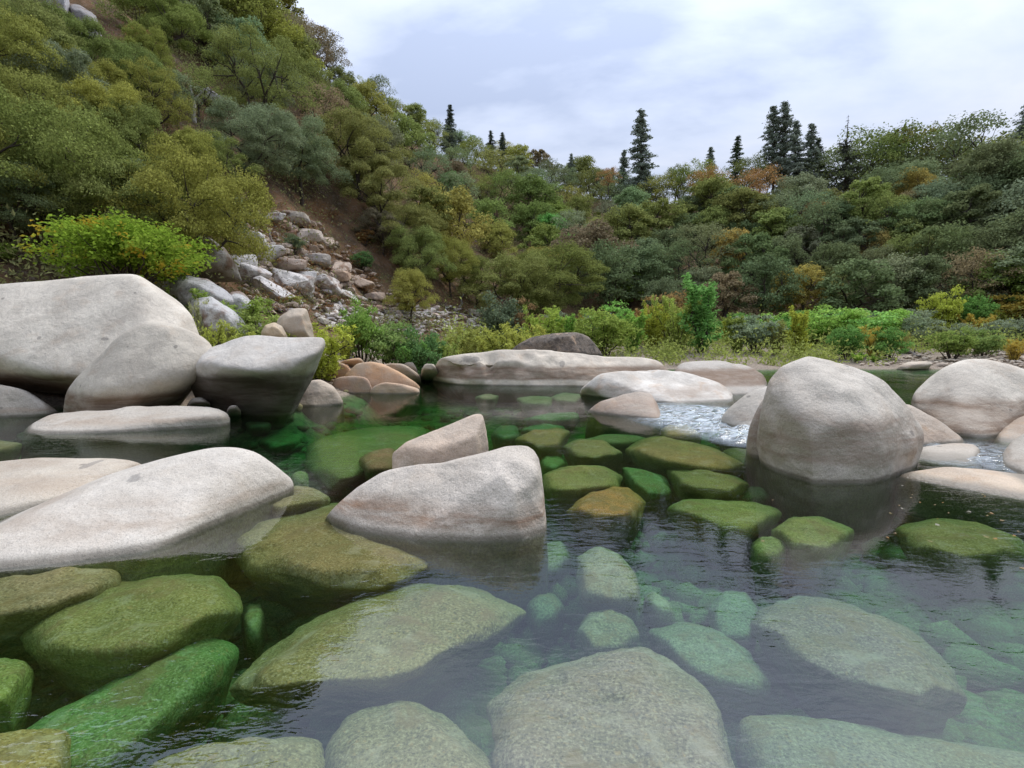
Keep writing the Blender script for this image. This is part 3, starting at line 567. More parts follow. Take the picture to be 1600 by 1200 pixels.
# the two cliff faces high on the left and other bare rock on the hillside
def cliff(label, top, col, T=3.0, base=None):
    xs = [p[0] for p in top]; b = base or hit(np.mean(xs), max(p[1] for p in top))
    D = b[1] - .5
    pts = [P(p[0], p[1], D) for p in top] + [P(a[0], a[1], D - 1.2) for a in scale2(top, .72)] + [P(a[0], a[1], D + T * 1.5) for a in scale2(top, .9)]
    pts = np.array(pts); return finish_rock('rock_outcrop', label, [pts], pts.mean(0), 5, 2, .05, M_SLOPE, col, 'rock outcrop', None, (), .5, 1.0)
cliff('tall pale grey cliff block near the top left corner', [(62, -40), (100, -35), (108, 10), (112, 52), (95, 48), (70, 25)], (0.40, 0.40, 0.42))
cliff('darker cliff block streaked with moss beside the pale cliff block', [(106, 5), (125, 8), (150, 25), (160, 60), (150, 78), (125, 70), (112, 45)], (0.24, 0.23, 0.23))
cliff('grey slab on the hillside behind the white dead trunk', [(305, 135), (325, 136), (350, 155), (340, 162), (318, 162)], (0.34, 0.33, 0.34))
cliff('small grey ledge among trees on the left hillside', [(212, 110), (230, 108), (248, 132), (235, 142), (215, 140)], (0.25, 0.24, 0.24))
cliff('brown rocky bluff at the far left edge of the hillside', [(-30, 150), (5, 138), (22, 150), (20, 180), (-30, 190)], (0.30, 0.21, 0.15))

# submerged boulders, near to far
GRN = (0.235, 0.27, 0.075); BRT = (0.14, 0.29, 0.08); OLV = (0.26, 0.23, 0.08); PALEG = (0.34, 0.38, 0.24); ORG = (0.36, 0.22, 0.07); GRY = (0.25, 0.25, 0.17); AQ = (0.23, 0.29, 0.185)
U = urock
U('broad green submerged boulder below the big smooth foreground boulder', [(35, 990), (75, 930), (150, 900), (250, 895), (340, 902), (374, 928), (370, 962), (300, 1003), (200, 1028), (120, 1037), (55, 1025)], -.38, .24, color=GRN)
U('long bright green submerged slab slanting up from the lower left corner', [(40, 1135), (157, 1087), (247, 1042), (324, 986), (360, 984), (382, 1015), (351, 1051), (288, 1101), (202, 1160), (150, 1230), (-20, 1230)], -.5, .18, color=BRT, smooth=5)
U('green submerged stone cut by the left edge', [(-60, 1040), (0, 1030), (40, 1036), (49, 1052), (20, 1090), (-60, 1120)], -.4, .2, color=(0.26, 0.36, 0.08))
U('yellowish submerged stone in the lower left corner', [(-60, 1150), (40, 1142), (108, 1145), (112, 1180), (90, 1240), (-60, 1260)], -.3, .15, color=(0.38, 0.33, 0.10), smooth=4)
U('large green grey submerged boulder in front of the middle boulder', [(333, 1085), (400, 1030), (470, 975), (560, 935), (640, 913), (720, 910), (790, 932), (830, 955), (800, 985), (730, 1020), (660, 1060), (600, 1080), (520, 1072), (440, 1077), (370, 1097)], -.36, .24, color=(0.235, 0.25, 0.09), sub=6, low=.45)
U('flat submerged stone with a squared right end at the bottom edge', [(235, 1192), (300, 1165), (400, 1155), (500, 1158), (510, 1200), (500, 1260), (200, 1260)], -.3, .14, color=(0.25, 0.255, 0.10), smooth=4)
U('rounded grey green submerged boulder at the bottom edge left of the biggest one', [(505, 1170), (540, 1122), (620, 1093), (680, 1110), (740, 1160), (785, 1215), (770, 1280), (500, 1280)], -.34, .22, color=(0.225, 0.24, 0.115))
U('biggest submerged boulder, speckled grey, at the bottom centre', [(757, 1100), (800, 1052), (900, 1028), (960, 1010), (1010, 1010), (1060, 1045), (1120, 1080), (1152, 1120), (1168, 1200), (1165, 1290), (770, 1290), (752, 1180)], -.30, .20, color=(0.235, 0.235, 0.15), sub=6)
U('pale squarish submerged stone right of the middle boulder', [(901, 872), (935, 853), (970, 868), (999, 900), (1001, 940), (960, 947), (905, 932)], -.42, .22, color=(0.30, 0.325, 0.20), smooth=6)
U('round submerged stone between the squarish stone and the biggest boulder', [(898, 985), (920, 955), (955, 947), (985, 962), (998, 995), (980, 1020), (920, 1022)], -.50, .2, color=(0.20, 0.25, 0.13))
U('pale turquoise submerged slab right of the biggest boulder', [(1010, 985), (1060, 968), (1110, 980), (1170, 1025), (1205, 1065), (1195, 1090), (1130, 1075), (1060, 1040)], -.62, .2, color=AQ)
U('wide dim submerged boulder under pale sky reflections at right', [(1170, 975), (1200, 940), (1270, 925), (1350, 945), (1420, 985), (1490, 1050), (1510, 1095), (1450, 1110), (1330, 1085), (1230, 1040)], -.48, .24, color=(0.20, 0.195, 0.14), sub=6)
U('long pale submerged slab along the bottom right', [(1140, 1110), (1230, 1120), (1380, 1165), (1500, 1170), (1660, 1180), (1660, 1300), (1180, 1300)], -.5, .2, color=(0.24, 0.26, 0.17))
U('hazy submerged stone left of the wide dim boulder', [(1108, 950), (1130, 922), (1165, 925), (1185, 960), (1180, 1010), (1120, 1000)], -.75, .2, color=AQ)
U('small green submerged stone between the slabs at lower left', [(376, 965), (388, 945), (408, 942), (416, 962), (402, 985), (380, 984)], -.62, .18, sub=4, color=(0.25, 0.33, 0.11))
U('dark olive submerged boulder joining the foreground boulders', [(350, 840), (385, 812), (450, 798), (530, 783), (580, 820), (640, 850), (700, 880), (620, 925), (480, 925), (380, 895)], -.45, .38, color=OLV, sub=6, s=.5)
U('olive submerged toe of the big smooth foreground boulder', [(405, 785), (440, 765), (465, 757), (500, 768), (517, 779), (470, 786), (420, 800)], -.22, .15, color=(0.27, 0.25, 0.10))
U('submerged foot of the big smooth foreground boulder at the left edge', [(-150, 900), (0, 878), (100, 888), (215, 872), (190, 915), (90, 945), (0, 965), (-150, 1000)], -.22, .15, color=(0.30, 0.28, 0.13))
U('long mid green submerged boulder behind the wedge shaped rock', [(480, 695), (515, 678), (585, 665), (665, 664), (670, 678), (615, 705), (575, 740), (510, 765), (478, 745)], -.55, .3, color=(0.22, 0.25, 0.07))
U('brown submerged rock at the left foot of the wedge shaped rock', [(558, 720), (575, 708), (617, 698), (622, 735), (570, 738)], -.3, .22, sub=4, color=(0.24, 0.16, 0.07))
U('ochre submerged boulder with a sharp right corner behind the middle boulder', [(805, 688), (830, 673), (872, 668), (892, 674), (876, 699), (840, 702)], -.4, .28, color=(0.30, 0.22, 0.06), smooth=4)
U('half olive half green submerged boulder right of the ochre one', [(879, 699), (903, 685), (942, 687), (974, 709), (935, 717), (890, 714)], -.38, .25, color=(0.27, 0.25, 0.08), smooth=5)
U('long smooth olive submerged boulder pointing at the round boulder', [(972, 702), (1005, 684), (1040, 679), (1072, 690), (1120, 704), (1157, 722), (1161, 736), (1115, 740), (1055, 728), (990, 714)], -.36, .28, color=(0.29, 0.24, 0.065), smooth=7)
U('green oval submerged boulder touching the right side of the middle boulder', [(846, 742), (882, 729), (945, 728), (971, 744), (966, 762), (900, 770), (850, 768)], -.36, .25, color=(0.25, 0.28, 0.07))
U('green submerged slab slanting down right of the oval boulder', [(970, 730), (998, 730), (1040, 748), (1056, 772), (1020, 777), (985, 755)], -.5, .2, color=(0.17, 0.30, 0.09))
U('dark green submerged boulder below the long olive one', [(1036, 732), (1082, 729), (1145, 744), (1175, 756), (1162, 770), (1117, 777), (1057, 759)], -.40, .25, color=(0.22, 0.24, 0.06))
U('orange submerged boulder at the edge of the sky reflection', [(885, 800), (910, 775), (950, 759), (985, 763), (1008, 785), (1000, 810), (930, 815)], -.40, .3, color=(0.42, 0.235, 0.06))
U('green submerged boulder under the broken ripples', [(1040, 795), (1060, 781), (1110, 780), (1180, 784), (1228, 800), (1200, 822), (1170, 835), (1130, 834), (1080, 815)], -.42, .25, color=(0.24, 0.30, 0.07), smooth=5)
U('lone green submerged boulder below the round boulder', [(1200, 829), (1235, 808), (1283, 805), (1338, 829), (1318, 852), (1283, 870), (1230, 855)], -.40, .26, color=(0.23, 0.29, 0.07), smooth=5)
U('olive submerged boulder with floating leaves above it at the right edge', [(1395, 825), (1460, 808), (1530, 815), (1590, 842), (1600, 868), (1500, 880), (1420, 860)], -.42, .25, color=(0.23, 0.24, 0.07))
U('small green submerged stone left of the lone green boulder', [(1170, 850), (1190, 841), (1215, 842), (1232, 858), (1215, 872), (1180, 870)], -.45, .2, sub=4, color=(0.25, 0.32, 0.08))
U('pale submerged stone beside the right corner of the middle boulder', [(825, 880), (845, 850), (880, 845), (892, 870), (870, 895), (840, 900)], -.7, .2, sub=4, color=(0.38, 0.38, 0.26))
U('faint pale submerged stone left of the round submerged stone', [(820, 950), (838, 928), (870, 928), (884, 950), (868, 968), (835, 972)], -.75, .2, sub=4, color=AQ)
U('small wedge of submerged stone below the squarish stone', [(1005, 935), (1020, 922), (1045, 940), (1055, 958), (1030, 958)], -.6, .15, sub=4, color=(0.36, 0.40, 0.24))
U('pale submerged slab left of the wedge rock in the far pool', [(805, 622), (830, 618), (866, 620), (862, 632), (815, 633)], -.35, .2, sub=4, color=(0.38, 0.36, 0.19))
U('pale submerged slab nearest the banded ledge', [(742, 620), (758, 616), (780, 618), (775, 624), (750, 624)], -.25, .15, sub=4, color=(0.40, 0.36, 0.22))
U('pale submerged slab in front of the white wave shaped rock', [(858, 620), (880, 613), (912, 616), (908, 629), (870, 630)], -.35, .2, sub=4, color=(0.36, 0.34, 0.18))
U('long green submerged ledge in the far pool', [(816, 655), (860, 645), (905, 643), (902, 655), (850, 660)], -.6, .2, sub=4, color=BRT)
U('thin green submerged ledge above the ochre boulder', [(812, 671), (850, 663), (886, 666), (880, 674), (830, 676)], -.6, .2, sub=4, color=(0.18, 0.34, 0.14))
U('dark green submerged stone behind the wedge shaped rock tip', [(767, 680), (780, 666), (808, 664), (812, 684), (785, 690)], -.6, .25, sub=4, color=(0.12, 0.2, 0.08))
U('flat olive submerged slab in front of the small brownish wedge rock', [(905, 690), (940, 678), (1000, 680), (1018, 688), (970, 696)], -.5, .25, sub=4, color=(0.2, 0.24, 0.08))
U('olive submerged rock at the foot of the rapid', [(1034, 672), (1045, 662), (1075, 664), (1100, 680), (1060, 684), (1038, 682)], -.18, .14, sub=4, color=(0.30, 0.25, 0.08))
U('green submerged stone right of the upper middle boulder corner', [(842, 722), (850, 710), (870, 712), (888, 722), (870, 732), (846, 732)], -.55, .2, sub=4, color=(0.2, 0.32, 0.1))
U('dark green submerged stone beside the shadow of the round boulder', [(1125, 704), (1150, 698), (1180, 706), (1195, 722), (1170, 728), (1135, 716)], -.45, .2, sub=4, color=(0.2, 0.2, 0.06))
U('submerged green slab under the reflection of the round boulder', [(1130, 770), (1160, 760), (1195, 762), (1205, 780), (1150, 782)], -.6, .2, sub=4, color=(0.16, 0.22, 0.08))
U('green submerged stone left of the long mid green boulder', [(378, 660), (400, 654), (428, 657), (424, 666), (388, 668)], -.4, .2, sub=4, color=(0.17, 0.3, 0.12))
U('dark submerged slab left of the long mid green boulder', [(400, 690), (440, 675), (480, 676), (470, 692), (420, 700)], -.7, .2, sub=4, color=(0.2, 0.33, 0.12))
U('little pale green submerged stone near the tip of the big smooth boulder', [(450, 745), (465, 735), (484, 738), (484, 750), (462, 755)], -.4, .15, sub=3, color=(0.30, 0.38, 0.14))
U('round green submerged stone beside the tip of the big smooth boulder', [(525, 752), (538, 744), (552, 748), (552, 758), (535, 762)], -.75, .2, sub=3, color=(0.14, 0.34, 0.14))
U('olive submerged shelf along the left edge pool', [(-60, 690), (0, 688), (40, 692), (20, 704), (-60, 712)], -.3, .2, sub=4, color=(0.3, 0.27, 0.1))
U('brownish submerged rock below the tan slab at the right', [(1405, 760), (1450, 752), (1540, 775), (1600, 790), (1600, 810), (1480, 800)], -.5, .2, sub=4, color=(0.2, 0.18, 0.07))
# loose cobbles on the bed: nobody could count them
def stones_mesh(name, spots, mat, sub=1, flat=.6):
    s, f, nb = ico(sub); V, Fs = [], []
    for i, (x, y, z, r) in enumerate(spots):
        q = s * (1 + (.45 * vnoise(s * 2.3 + i * 5.1, 9))[:, None]) * np.array([r * R.uniform(.7, 1.3), r * R.uniform(.7, 1.2), r * flat * R.uniform(.7, 1.2)]); q = q + s * (vnoise(s * 1.7 + i * 3.3, 5) * r * .25)[:, None]
        a = R.uniform(0, 6.28); q = q @ np.array([[math.cos(a), math.sin(a), 0], [-math.sin(a), math.cos(a), 0], [0, 0, 1]])
        V.append(q + [x, y, z]); Fs.append(f + i * len(s))
    return mesh_np(name, np.concatenate(V), np.concatenate(Fs), mat, smooth=(mat is M_ALG))
spots = []
while len(spots) < 3200:
    px, py = R.uniform(-40, 1640), 640 + 560 * R.random() ** 1.4
    r = .05 + .24 * R.random() ** 2.2; g = G(px, py, -0.95)
    if math.hypot(g[0], g[1]) > 22: continue
    spots.append((g[0], g[1], th(g[0], g[1]) + r * .3, r))
o = link('river_cobbles', stones_mesh('river_cobbles', spots, M_ALG), color=(0.24, 0.26, 0.13)); tag(o, 'green algae covered cobbles on the river bed', 'cobbles', kind='stuff')

# ------------------------------------------------------------------ vegetation prototypes
def tube(V, Fc, pts, radii, sides=5):
    pts = [np.asarray(p, float) for p in pts]; base = sum(len(q) for q in V)
    for i, (p, r) in enumerate(zip(pts, radii)):
        d = pts[min(i + 1, len(pts) - 1)] - pts[max(i - 1, 0)]; d = d / (np.linalg.norm(d) + 1e-9)
        a = np.cross(d, [0.3, 0.9, 0.2]); a /= np.linalg.norm(a) + 1e-9; b = np.cross(d, a)
        ang = np.arange(sides) * 2 * math.pi / sides
        V.append(p + r * (np.cos(ang)[:, None] * a + np.sin(ang)[:, None] * b))
    for i in range(len(pts) - 1):
        for k in range(sides):
            k2 = (k + 1) % sides
            Fc.append([base + i * sides + k, base + i * sides + k2, base + (i + 1) * sides + k2, base + (i + 1) * sides + k])
def branch(p0, p1, r0, r1, rs, n=4, wob=.08, sag=0.0):
    p0 = np.asarray(p0, float); p1 = np.asarray(p1, float); L = np.linalg.norm(p1 - p0); pts = []
    for i in range(n + 1):
        t = i / n; q = p0 + (p1 - p0) * t
        if 0 < i < n: q = q + np.array([rs.gauss(0, wob), rs.gauss(0, wob), rs.gauss(0, wob * .6)]) * L
        q[2] += sag * L * math.sin(t * math.pi); pts.append(q)
    return pts, [r0 + (r1 - r0) * i / n for i in range(n + 1)]
def leaves(cent, nrm, size, g, aspect=0.6, droop=0.0, jitter=0.8):
    """one quad per leaf spray, facing roughly along nrm"""
    n = len(cent); nn = nrm + g.normal(0, jitter, (n, 3)); nn /= np.linalg.norm(nn, axis=1)[:, None] + 1e-9
    t = g.normal(0, 1, (n, 3)); t[:, 2] -= droop; u = np.cross(nn, t); u /= np.linalg.norm(u, axis=1)[:, None] + 1e-9; w = np.cross(nn, u)
    s = size * g.uniform(.6, 1.35, n)[:, None]
    a = cent - w * s * .5; c = cent + w * s * .5; b = cent + u * s * aspect * .5 + w * s * .1 + nn * s * .12; d = cent - u * s * aspect * .5 + w * s * .1 + nn * s * .12
    V = np.stack([a, b, c, d], 1).reshape(-1, 3); return V, np.arange(4 * n).reshape(-1, 4)
def cluster_pts(centers, radii, per, g, flat=.62, shell=.55):
    C, N = [], []
    for c, r, k in zip(centers, radii, per):
        d = g.normal(0, 1, (k, 3)); d /= np.linalg.norm(d, axis=1)[:, None]; d[:, 2] = np.where(d[:, 2] < -.35, -d[:, 2] * .5, d[:, 2])
        rad = r * (shell + (1 - shell) * g.random(k)) * (1 + .22 * vnoise(d * 2.2 + c, 4))
        C.append(c + d * rad[:, None] * [1, 1, flat]); N.append(d * [1, 1, 1.25] + [0, 0, .25])
    return np.concatenate(C), np.concatenate(N)
def oak_proto(seed, n_cl=26, leaf=.030, dens=240, spread=.46, low=.28, lean=0.0, sparse=1.0, forks=3, trunkr=.022, jit=.6, rs_=1.0, flat=.78):
    """unit height oak: trunk with forks, leaf clumps round the limb ends"""
    rs = random.Random(seed); g = np.random.default_rng(seed); V, Fc = [], []; cents, rad = [], []
    fork = np.array([lean * .3, 0, .24 + rs.random() * .1]); p, r = branch((0, 0, -.12), fork, trunkr * 1.5, trunkr, rs, 3, .04); tube(V, Fc, p, r, 6)
    for i in range(n_cl):
        a = i * 2.4 + rs.uniform(-.4, .4); h = low + (1 - low) * ((i + .5) / n_cl) ** .85
        prof = math.sqrt(max(0.05, 1 - ((h - low - .12) / (1.02 - low - .08)) ** 2)) if h > low + .12 else .75
        rr = spread * prof * (rs.uniform(.55, 1.0) if i % 4 else rs.uniform(.05, .4))
        c = np.array([math.cos(a) * rr + lean * h, math.sin(a) * rr, h * .93]); cents.append(c); rad.append(rs.uniform(.11, .19) * (spread / .5) * rs_)
    limbs = []
    for k in range(forks):
        a = k * 6.28 / forks + rs.uniform(-.5, .5); e = fork + np.array([math.cos(a) * spread * .42 + lean * .35, math.sin(a) * spread * .42, rs.uniform(.22, .36)])
        p, r = branch(fork, e, trunkr * .75, trunkr * .38, rs, 3, .07); tube(V, Fc, p, r, 5); limbs.append(p)
    for c in cents:
        best = min((np.linalg.norm(q - c), tuple(q)) for l in limbs for q in l)[1]
        p, r = branch(best, c, trunkr * .32, trunkr * .08, rs, 3, .06, .04); tube(V, Fc, p, r, 4)
    pc, pn = cluster_pts(cents, rad, [int(dens * rs.uniform(.6, 1.3) * sparse) for _ in cents], g, flat)
    lv, lf = leaves(pc, pn, leaf, g, .62, .3, jit)
    return (np.concatenate(V), np.array(Fc)), (lv, lf)
def pine_proto(seed, width=.13, bare=.18, layers=36, sparse=1.0, leaf=.022, top_dead=0.0):
    rs = random.Random(seed); g = np.random.default_rng(seed); V, Fc = [], []; C, N = [], []
    tube(V, Fc, [(0, 0, -.05), (.004, 0, .4), (0, .003, .75), (0, 0, 1.0)], [.013, .010, .006, .0012], 6)
    for i in range(layers):
        h = bare + (.985 - bare) * i / (layers - 1)
        L0 = width * ((1 - h) / (1 - bare)) ** .75 + .012
        for b in range(7):
            if rs.random() > .86 * sparse: continue
            a = rs.uniform(0, 6.28); L = L0 * rs.uniform(.35, 1.15); e = np.array([math.cos(a) * L, math.sin(a) * L, h - L * rs.uniform(-.05, .35) + rs.uniform(-.01, .01)])
            p, r = branch((0, 0, h), e, .0022, .0006, rs, 3, .05, -.04); tube(V, Fc, p, r, 3)
            if h > 1 - top_dead: continue
            k = int(8 + 260 * L); k = int(k * 1.7); t = g.uniform(.2, 1.1, k)[:, None]
            q = np.array([0, 0, h]) * (1 - t) + e * t + g.normal(0, .0085, (k, 3)) * [1, 1, .7]; C.append(q); N.append(np.tile([0, 0, 1.0], (k, 1)))
    lv, lf = leaves(np.concatenate(C), np.concatenate(N), leaf, g, .38, .6, .7)
    return (np.concatenate(V), np.array(Fc)), (lv, lf)
def shrub_proto(seed, kind='round', n_stem=9, leaf=.05, n_leaf=2600, w=.5, low=.12):
    """unit height shrub of several stems from one foot"""
    rs = random.Random(seed); g = np.random.default_rng(seed); V, Fc = [], []; C, N = [], []
    for i in range(n_stem):
        a = i * 2.4 + rs.uniform(-.4, .4); rr = w * math.sqrt((i + .5) / n_stem) * rs.uniform(.75, 1.1)
        if kind == 'round': h = math.sqrt(max(.08, 1 - (rr / (w * 1.12)) ** 2)) * rs.uniform(.82, 1.0)
        elif kind == 'upright': h = rs.uniform(.62, 1.0)
        else: h = rs.uniform(.5, .95)
        e = np.array([math.cos(a) * rr, math.sin(a) * rr, h]); b0 = e * [.12, .12, 0] + [0, 0, -.08]
        p, r = branch(b0, e, .017, .003, rs, 4, .05, .06); tube(V, Fc, p, r, 4)
        k = n_leaf // n_stem; P0 = np.array(p)
        if kind == 'upright':
            m = 9; per = k // m
            for j in range(m):
                t = low + (1 - low) * (j + rs.random()) / m; q = P0[min(int(t * 4), 3)] * (1 - (t * 4) % 1) + P0[min(int(t * 4) + 1, 4)] * ((t * 4) % 1)
                tip = q + np.array([rs.gauss(0, .07), rs.gauss(0, .07), rs.uniform(.06, .2)])
                tt = g.random(per)[:, None]; C.append(q * (1 - tt) + tip * tt + g.normal(0, .022, (per, 3))); N.append(g.normal(0, 1, (per, 3)) + [0, 0, .4])
        else:
            m = 5
            for j in range(m):
                t = max(low, .3 + .7 * (j + 1) / m); ii = min(int(t * 4), 3); q = P0[ii] + (P0[ii + 1] - P0[ii]) * (t * 4 - ii)
                q = q + np.array([rs.gauss(0, .07), rs.gauss(0, .07), rs.gauss(0, .05)])
                a_, b_ = cluster_pts([q], [rs.uniform(.11, .19) * (w / .5)], [k // m], g, .55 if kind == 'layer' else .8, .35); C.append(a_); N.append(b_)
    C = np.concatenate(C); N = np.concatenate(N); C[:, 2] = np.maximum(C[:, 2], .02)
    lv, lf = leaves(C, N, leaf, g, .35 if kind == 'upright' else .7, -.8 if kind == 'upright' else .2, .9)
    return (np.concatenate(V), np.array(Fc)), (lv, lf)
def to_mesh(name, pr, m_trunk, m_leaf):
    (tv, tf), (lv, lf) = pr
    k = max(np.percentile(lv[:, 2], 99.7), tv[:, 2].max() * .97); tv = tv / k; lv = lv / k
    return mesh_np(name + '_trunk', tv, tf, m_trunk), mesh_np(name + '_crown', lv, lf, m_leaf, smooth=False)
OAK = [to_mesh('oak', oak_proto(40 + i, n_cl=[38, 44, 34, 40, 36, 46, 38, 32][i], leaf=.034, dens=270, spread=[.50, .56, .44, .52, .58, .47, .52, .42][i], lean=[0, .12, 0, -.1, .05, 0, .18, -.05][i], low=[.2, .22, .14, .18, .26, .12, .22, .16][i]), M_BARK, M_LEAF) for i in range(8)]
OAKN = [to_mesh('oak_near', oak_proto(70 + i, n_cl=[40, 46, 36][i], leaf=.0155, dens=1250, jit=.75, rs_=.84, flat=.76, spread=[.58, .64, .54][i], lean=[0, .1, -.1][i], low=.32, forks=5, trunkr=.02), M_BARK, M_LEAF) for i in range(3)]
OAKNS = [to_mesh('oak_near_sparse', oak_proto(180 + i, n_cl=36, leaf=.0145, dens=800, rs_=.84, flat=.76, spread=[.54, .50][i], low=.38, forks=5, jit=.7), M_BARK, M_LEAF) for i in range(2)]
OAKS = [to_mesh('oak_sparse', oak_proto(80 + i, n_cl=34, sparse=.6, leaf=.026, spread=.52, low=.32, forks=4, trunkr=.018), M_BARK, M_LEAF) for i in range(3)]
PINE = [to_mesh('pine', pine_proto(90 + i, width=[.13, .16, .12, .15][i], sparse=[1, .9, .75, .9][i], bare=[.12, .2, .25, .15][i]), M_BARK, M_NEEDLE) for i in range(4)]
PINE_T = to_mesh('pine_thin', pine_proto(99, width=.17, bare=.2, sparse=.5, top_dead=.3), M_BARK, M_NEEDLE)
ROUND = [to_mesh('shrub_round', shrub_proto(120 + i, 'round', 14, .05, 5200, w=.55), M_BARK, M_LEAF_B) for i in range(4)]
WILL = [to_mesh('shrub_upright', shrub_proto(130 + i, 'upright', [12, 14, 10, 7][i], .055, 5200, w=[.42, .55, .36, .2][i]), M_BARK, M_LEAF_B) for i in range(4)]
LAY = [to_mesh('shrub_layer', shrub_proto(140 + i, 'layer', 14, .06, 4600, w=.68), M_BARK, M_LEAF_B) for i in range(3)]
def plant(name, protos, loc, h, color, label, cat, group=None, wide=1.0, rz=None, bark=(0.075, 0.06, 0.05), tilt=0.0, k=None, crown='crown', trunk='trunk'):
    pr = protos[k if k is not None else R.randrange(len(protos))]
    e = bpy.data.objects.new(name, None); COL.objects.link(e); e.empty_display_size = .2
    e.location = loc; e.rotation_euler = (tilt * R.uniform(-1, 1), tilt * R.uniform(-1, 1), rz if rz is not None else R.uniform(0, 6.28)); e.scale = (h * wide, h * wide, h)
    tag(e, label, cat, group)
    link(trunk, pr[0], e, bark); link(crown, pr[1], e, color); return e
def vary(c, s=.16):
    a = R.uniform(1 - s, 1 + s); return tuple(max(.01, x * a * R.uniform(1 - s * .5, 1 + s * .5)) for x in c)

# ------------------------------------------------------------------ trees one can single out
OLIVE = (0.130, 0.152, 0.048); YOL = (0.172, 0.178, 0.046); GG = (0.128, 0.156, 0.085); DK = (0.098, 0.122, 0.058); BRN = (0.15, 0.128, 0.072); LIME = (0.17, 0.24, 0.045); OCH = (0.20, 0.165, 0.05); RUST = (0.20, 0.12, 0.05)
def on_hill(px, py, dflt=110):
    p = hit(px, py)
    return p if p is not None else P(px, py, dflt)
taken = []
def special(name, protos, bx, by, top, color, label, cat='tree', D=None, **kw):
    """a tree standing where the picture shows its foot at (bx, by), its top at row 'top'"""
    p = P(bx, by, D) if D else on_hill(bx, by)
    if D: p = np.array([p[0], p[1], th(p[0], p[1]) - .1])
    h = max(.4, P(bx, top, p[1])[2] - p[2]); taken.append((bx, by, (by - top) * .5))
    return plant(name, protos, p, h, color, label, cat, **kw)
PG = (0.145, 0.17, 0.135)
for (bx, by, top, D, lab, pr, col, k) in [
    (1005, 300, 171, 128, 'tallest lone pine standing clear on the skyline', PINE, PG, 0),
    (973, 298, 234, 135, 'shorter slim pine just left of the tallest lone pine', PINE, PG, 2),
    (958, 300, 262, 140, 'smallest faint pine two steps left of the tallest lone pine', PINE, (0.07, 0.09, 0.07), 2),
    (893, 280, 240, 140, 'small dark pine above the orange oak on the skyline', PINE, PG, 1),
    (701, 226, 164, 130, 'thin lone pine with sparse boughs on the left ridge', PINE, (0.07, 0.085, 0.07), 2),
    (656, 196, 172, 130, 'tiny pine tip on the left ridge nearest the steep slope', PINE, (0.07, 0.085, 0.07), 2),
    (768, 246, 205, 138, 'left pine of the small pair on the ridge', PINE, (0.07, 0.085, 0.07), 1),
    (784, 248, 207, 138, 'right pine of the small pair on the ridge', PINE, (0.06, 0.08, 0.06), 0),
    (1111, 285, 231, 140, 'little pointed pine left of the bushy topped pine', PINE, PG, 0),
    (1147, 300, 214, 132, 'bushy topped pine between the lone pine and the tall pair', PINE, (0.06, 0.085, 0.045), 3),
    (1208, 300, 166, 122, 'left pine of the tall dense pair on the right skyline', PINE, PG, 1),
    (1224, 305, 158, 121, 'highest pine of the tall dense clump on the right skyline', PINE, PG, 3),
    (1239, 300, 190, 123, 'right hand lower pine of the tall dense clump', PINE, PG, 0),
    (1262, 292, 194, 122, 'slim pine just right of the tall dense clump', PINE, PG, 2),
    (1278, 296, 215, 124, 'short sparse pine right of the slim one', PINE, (0.06, 0.075, 0.05), 2),
    (1598, 270, 160, 112, 'dark pine cut by the right edge of the skyline', PINE, PG, 3)]:
    special('pine_tree', pr, bx, by, top, col, lab, 'pine tree', D=D, k=k, wide=1.3, tilt=.04)
special('pine_tree', [PINE_T], 1319, 310, 184, (0.06, 0.065, 0.05), 'half dead pine with a bare top on the right skyline', 'pine tree', D=118)
special('oak_tree', OAKS, 1492, 300, 182, DK, 'big spreading oak on the right skyline with dark limbs showing', D=108, wide=1.0, k=0)
special('oak_tree', OAKS, 1545, 300, 215, OLIVE, 'oak leaning right from the big spreading oak at the skyline', D=108, tilt=.2, k=1)
SKY_L = ['right beside the tallest lone pine', 'second right of the tallest lone pine', 'right of the bushy topped pine', 'right of the half dead pine', 'second right of the half dead pine', 'third right of the half dead pine', 'fourth right of the half dead pine', 'left of the big spreading oak', 'left of the half dead pine', 'left of the tall dense pines', 'left of the small dark pine', 'right of the small dark pine', 'right of the thin ridge pine', 'left of the thin ridge pine', 'highest on the left ridge', 'just right of the lone pine foot', 'at the right edge']
for i, (bx, top, c) in enumerate([(1060, 262, OLIVE), (1090, 252, YOL), (1165, 245, OLIVE), (1345, 205, OLIVE), (1372, 228, GG), (1400, 200, OLIVE), (1425, 202, YOL), (1455, 222, OLIVE), (1295, 235, GG), (1185, 262, OLIVE), (860, 248, GG), (918, 262, OLIVE), (735, 216, YOL), (680, 190, GG), (620, 160, OLIVE), (1030, 272, YOL), (1572, 205, YOL)]):
    special('oak_tree', OAKS, bx, top + 78, top, vary(tuple(x * .72 for x in c)), 'loose crowned oak against the sky, ' + SKY_L[i], D=122)
for i, (bx, by, top) in enumerate([(466, 110, 28), (484, 118, 34), (502, 122, 45), (515, 126, 62), (450, 100, 20)]):
    special('oak_tree', OAKS, bx, by, top, vary((0.13, 0.115, 0.07)), ['second', 'third', 'fourth', 'lowest', 'highest'][i] + ' thin grey brown oak down the bare looking row on the left skyline', group='thin oaks on the left skyline')
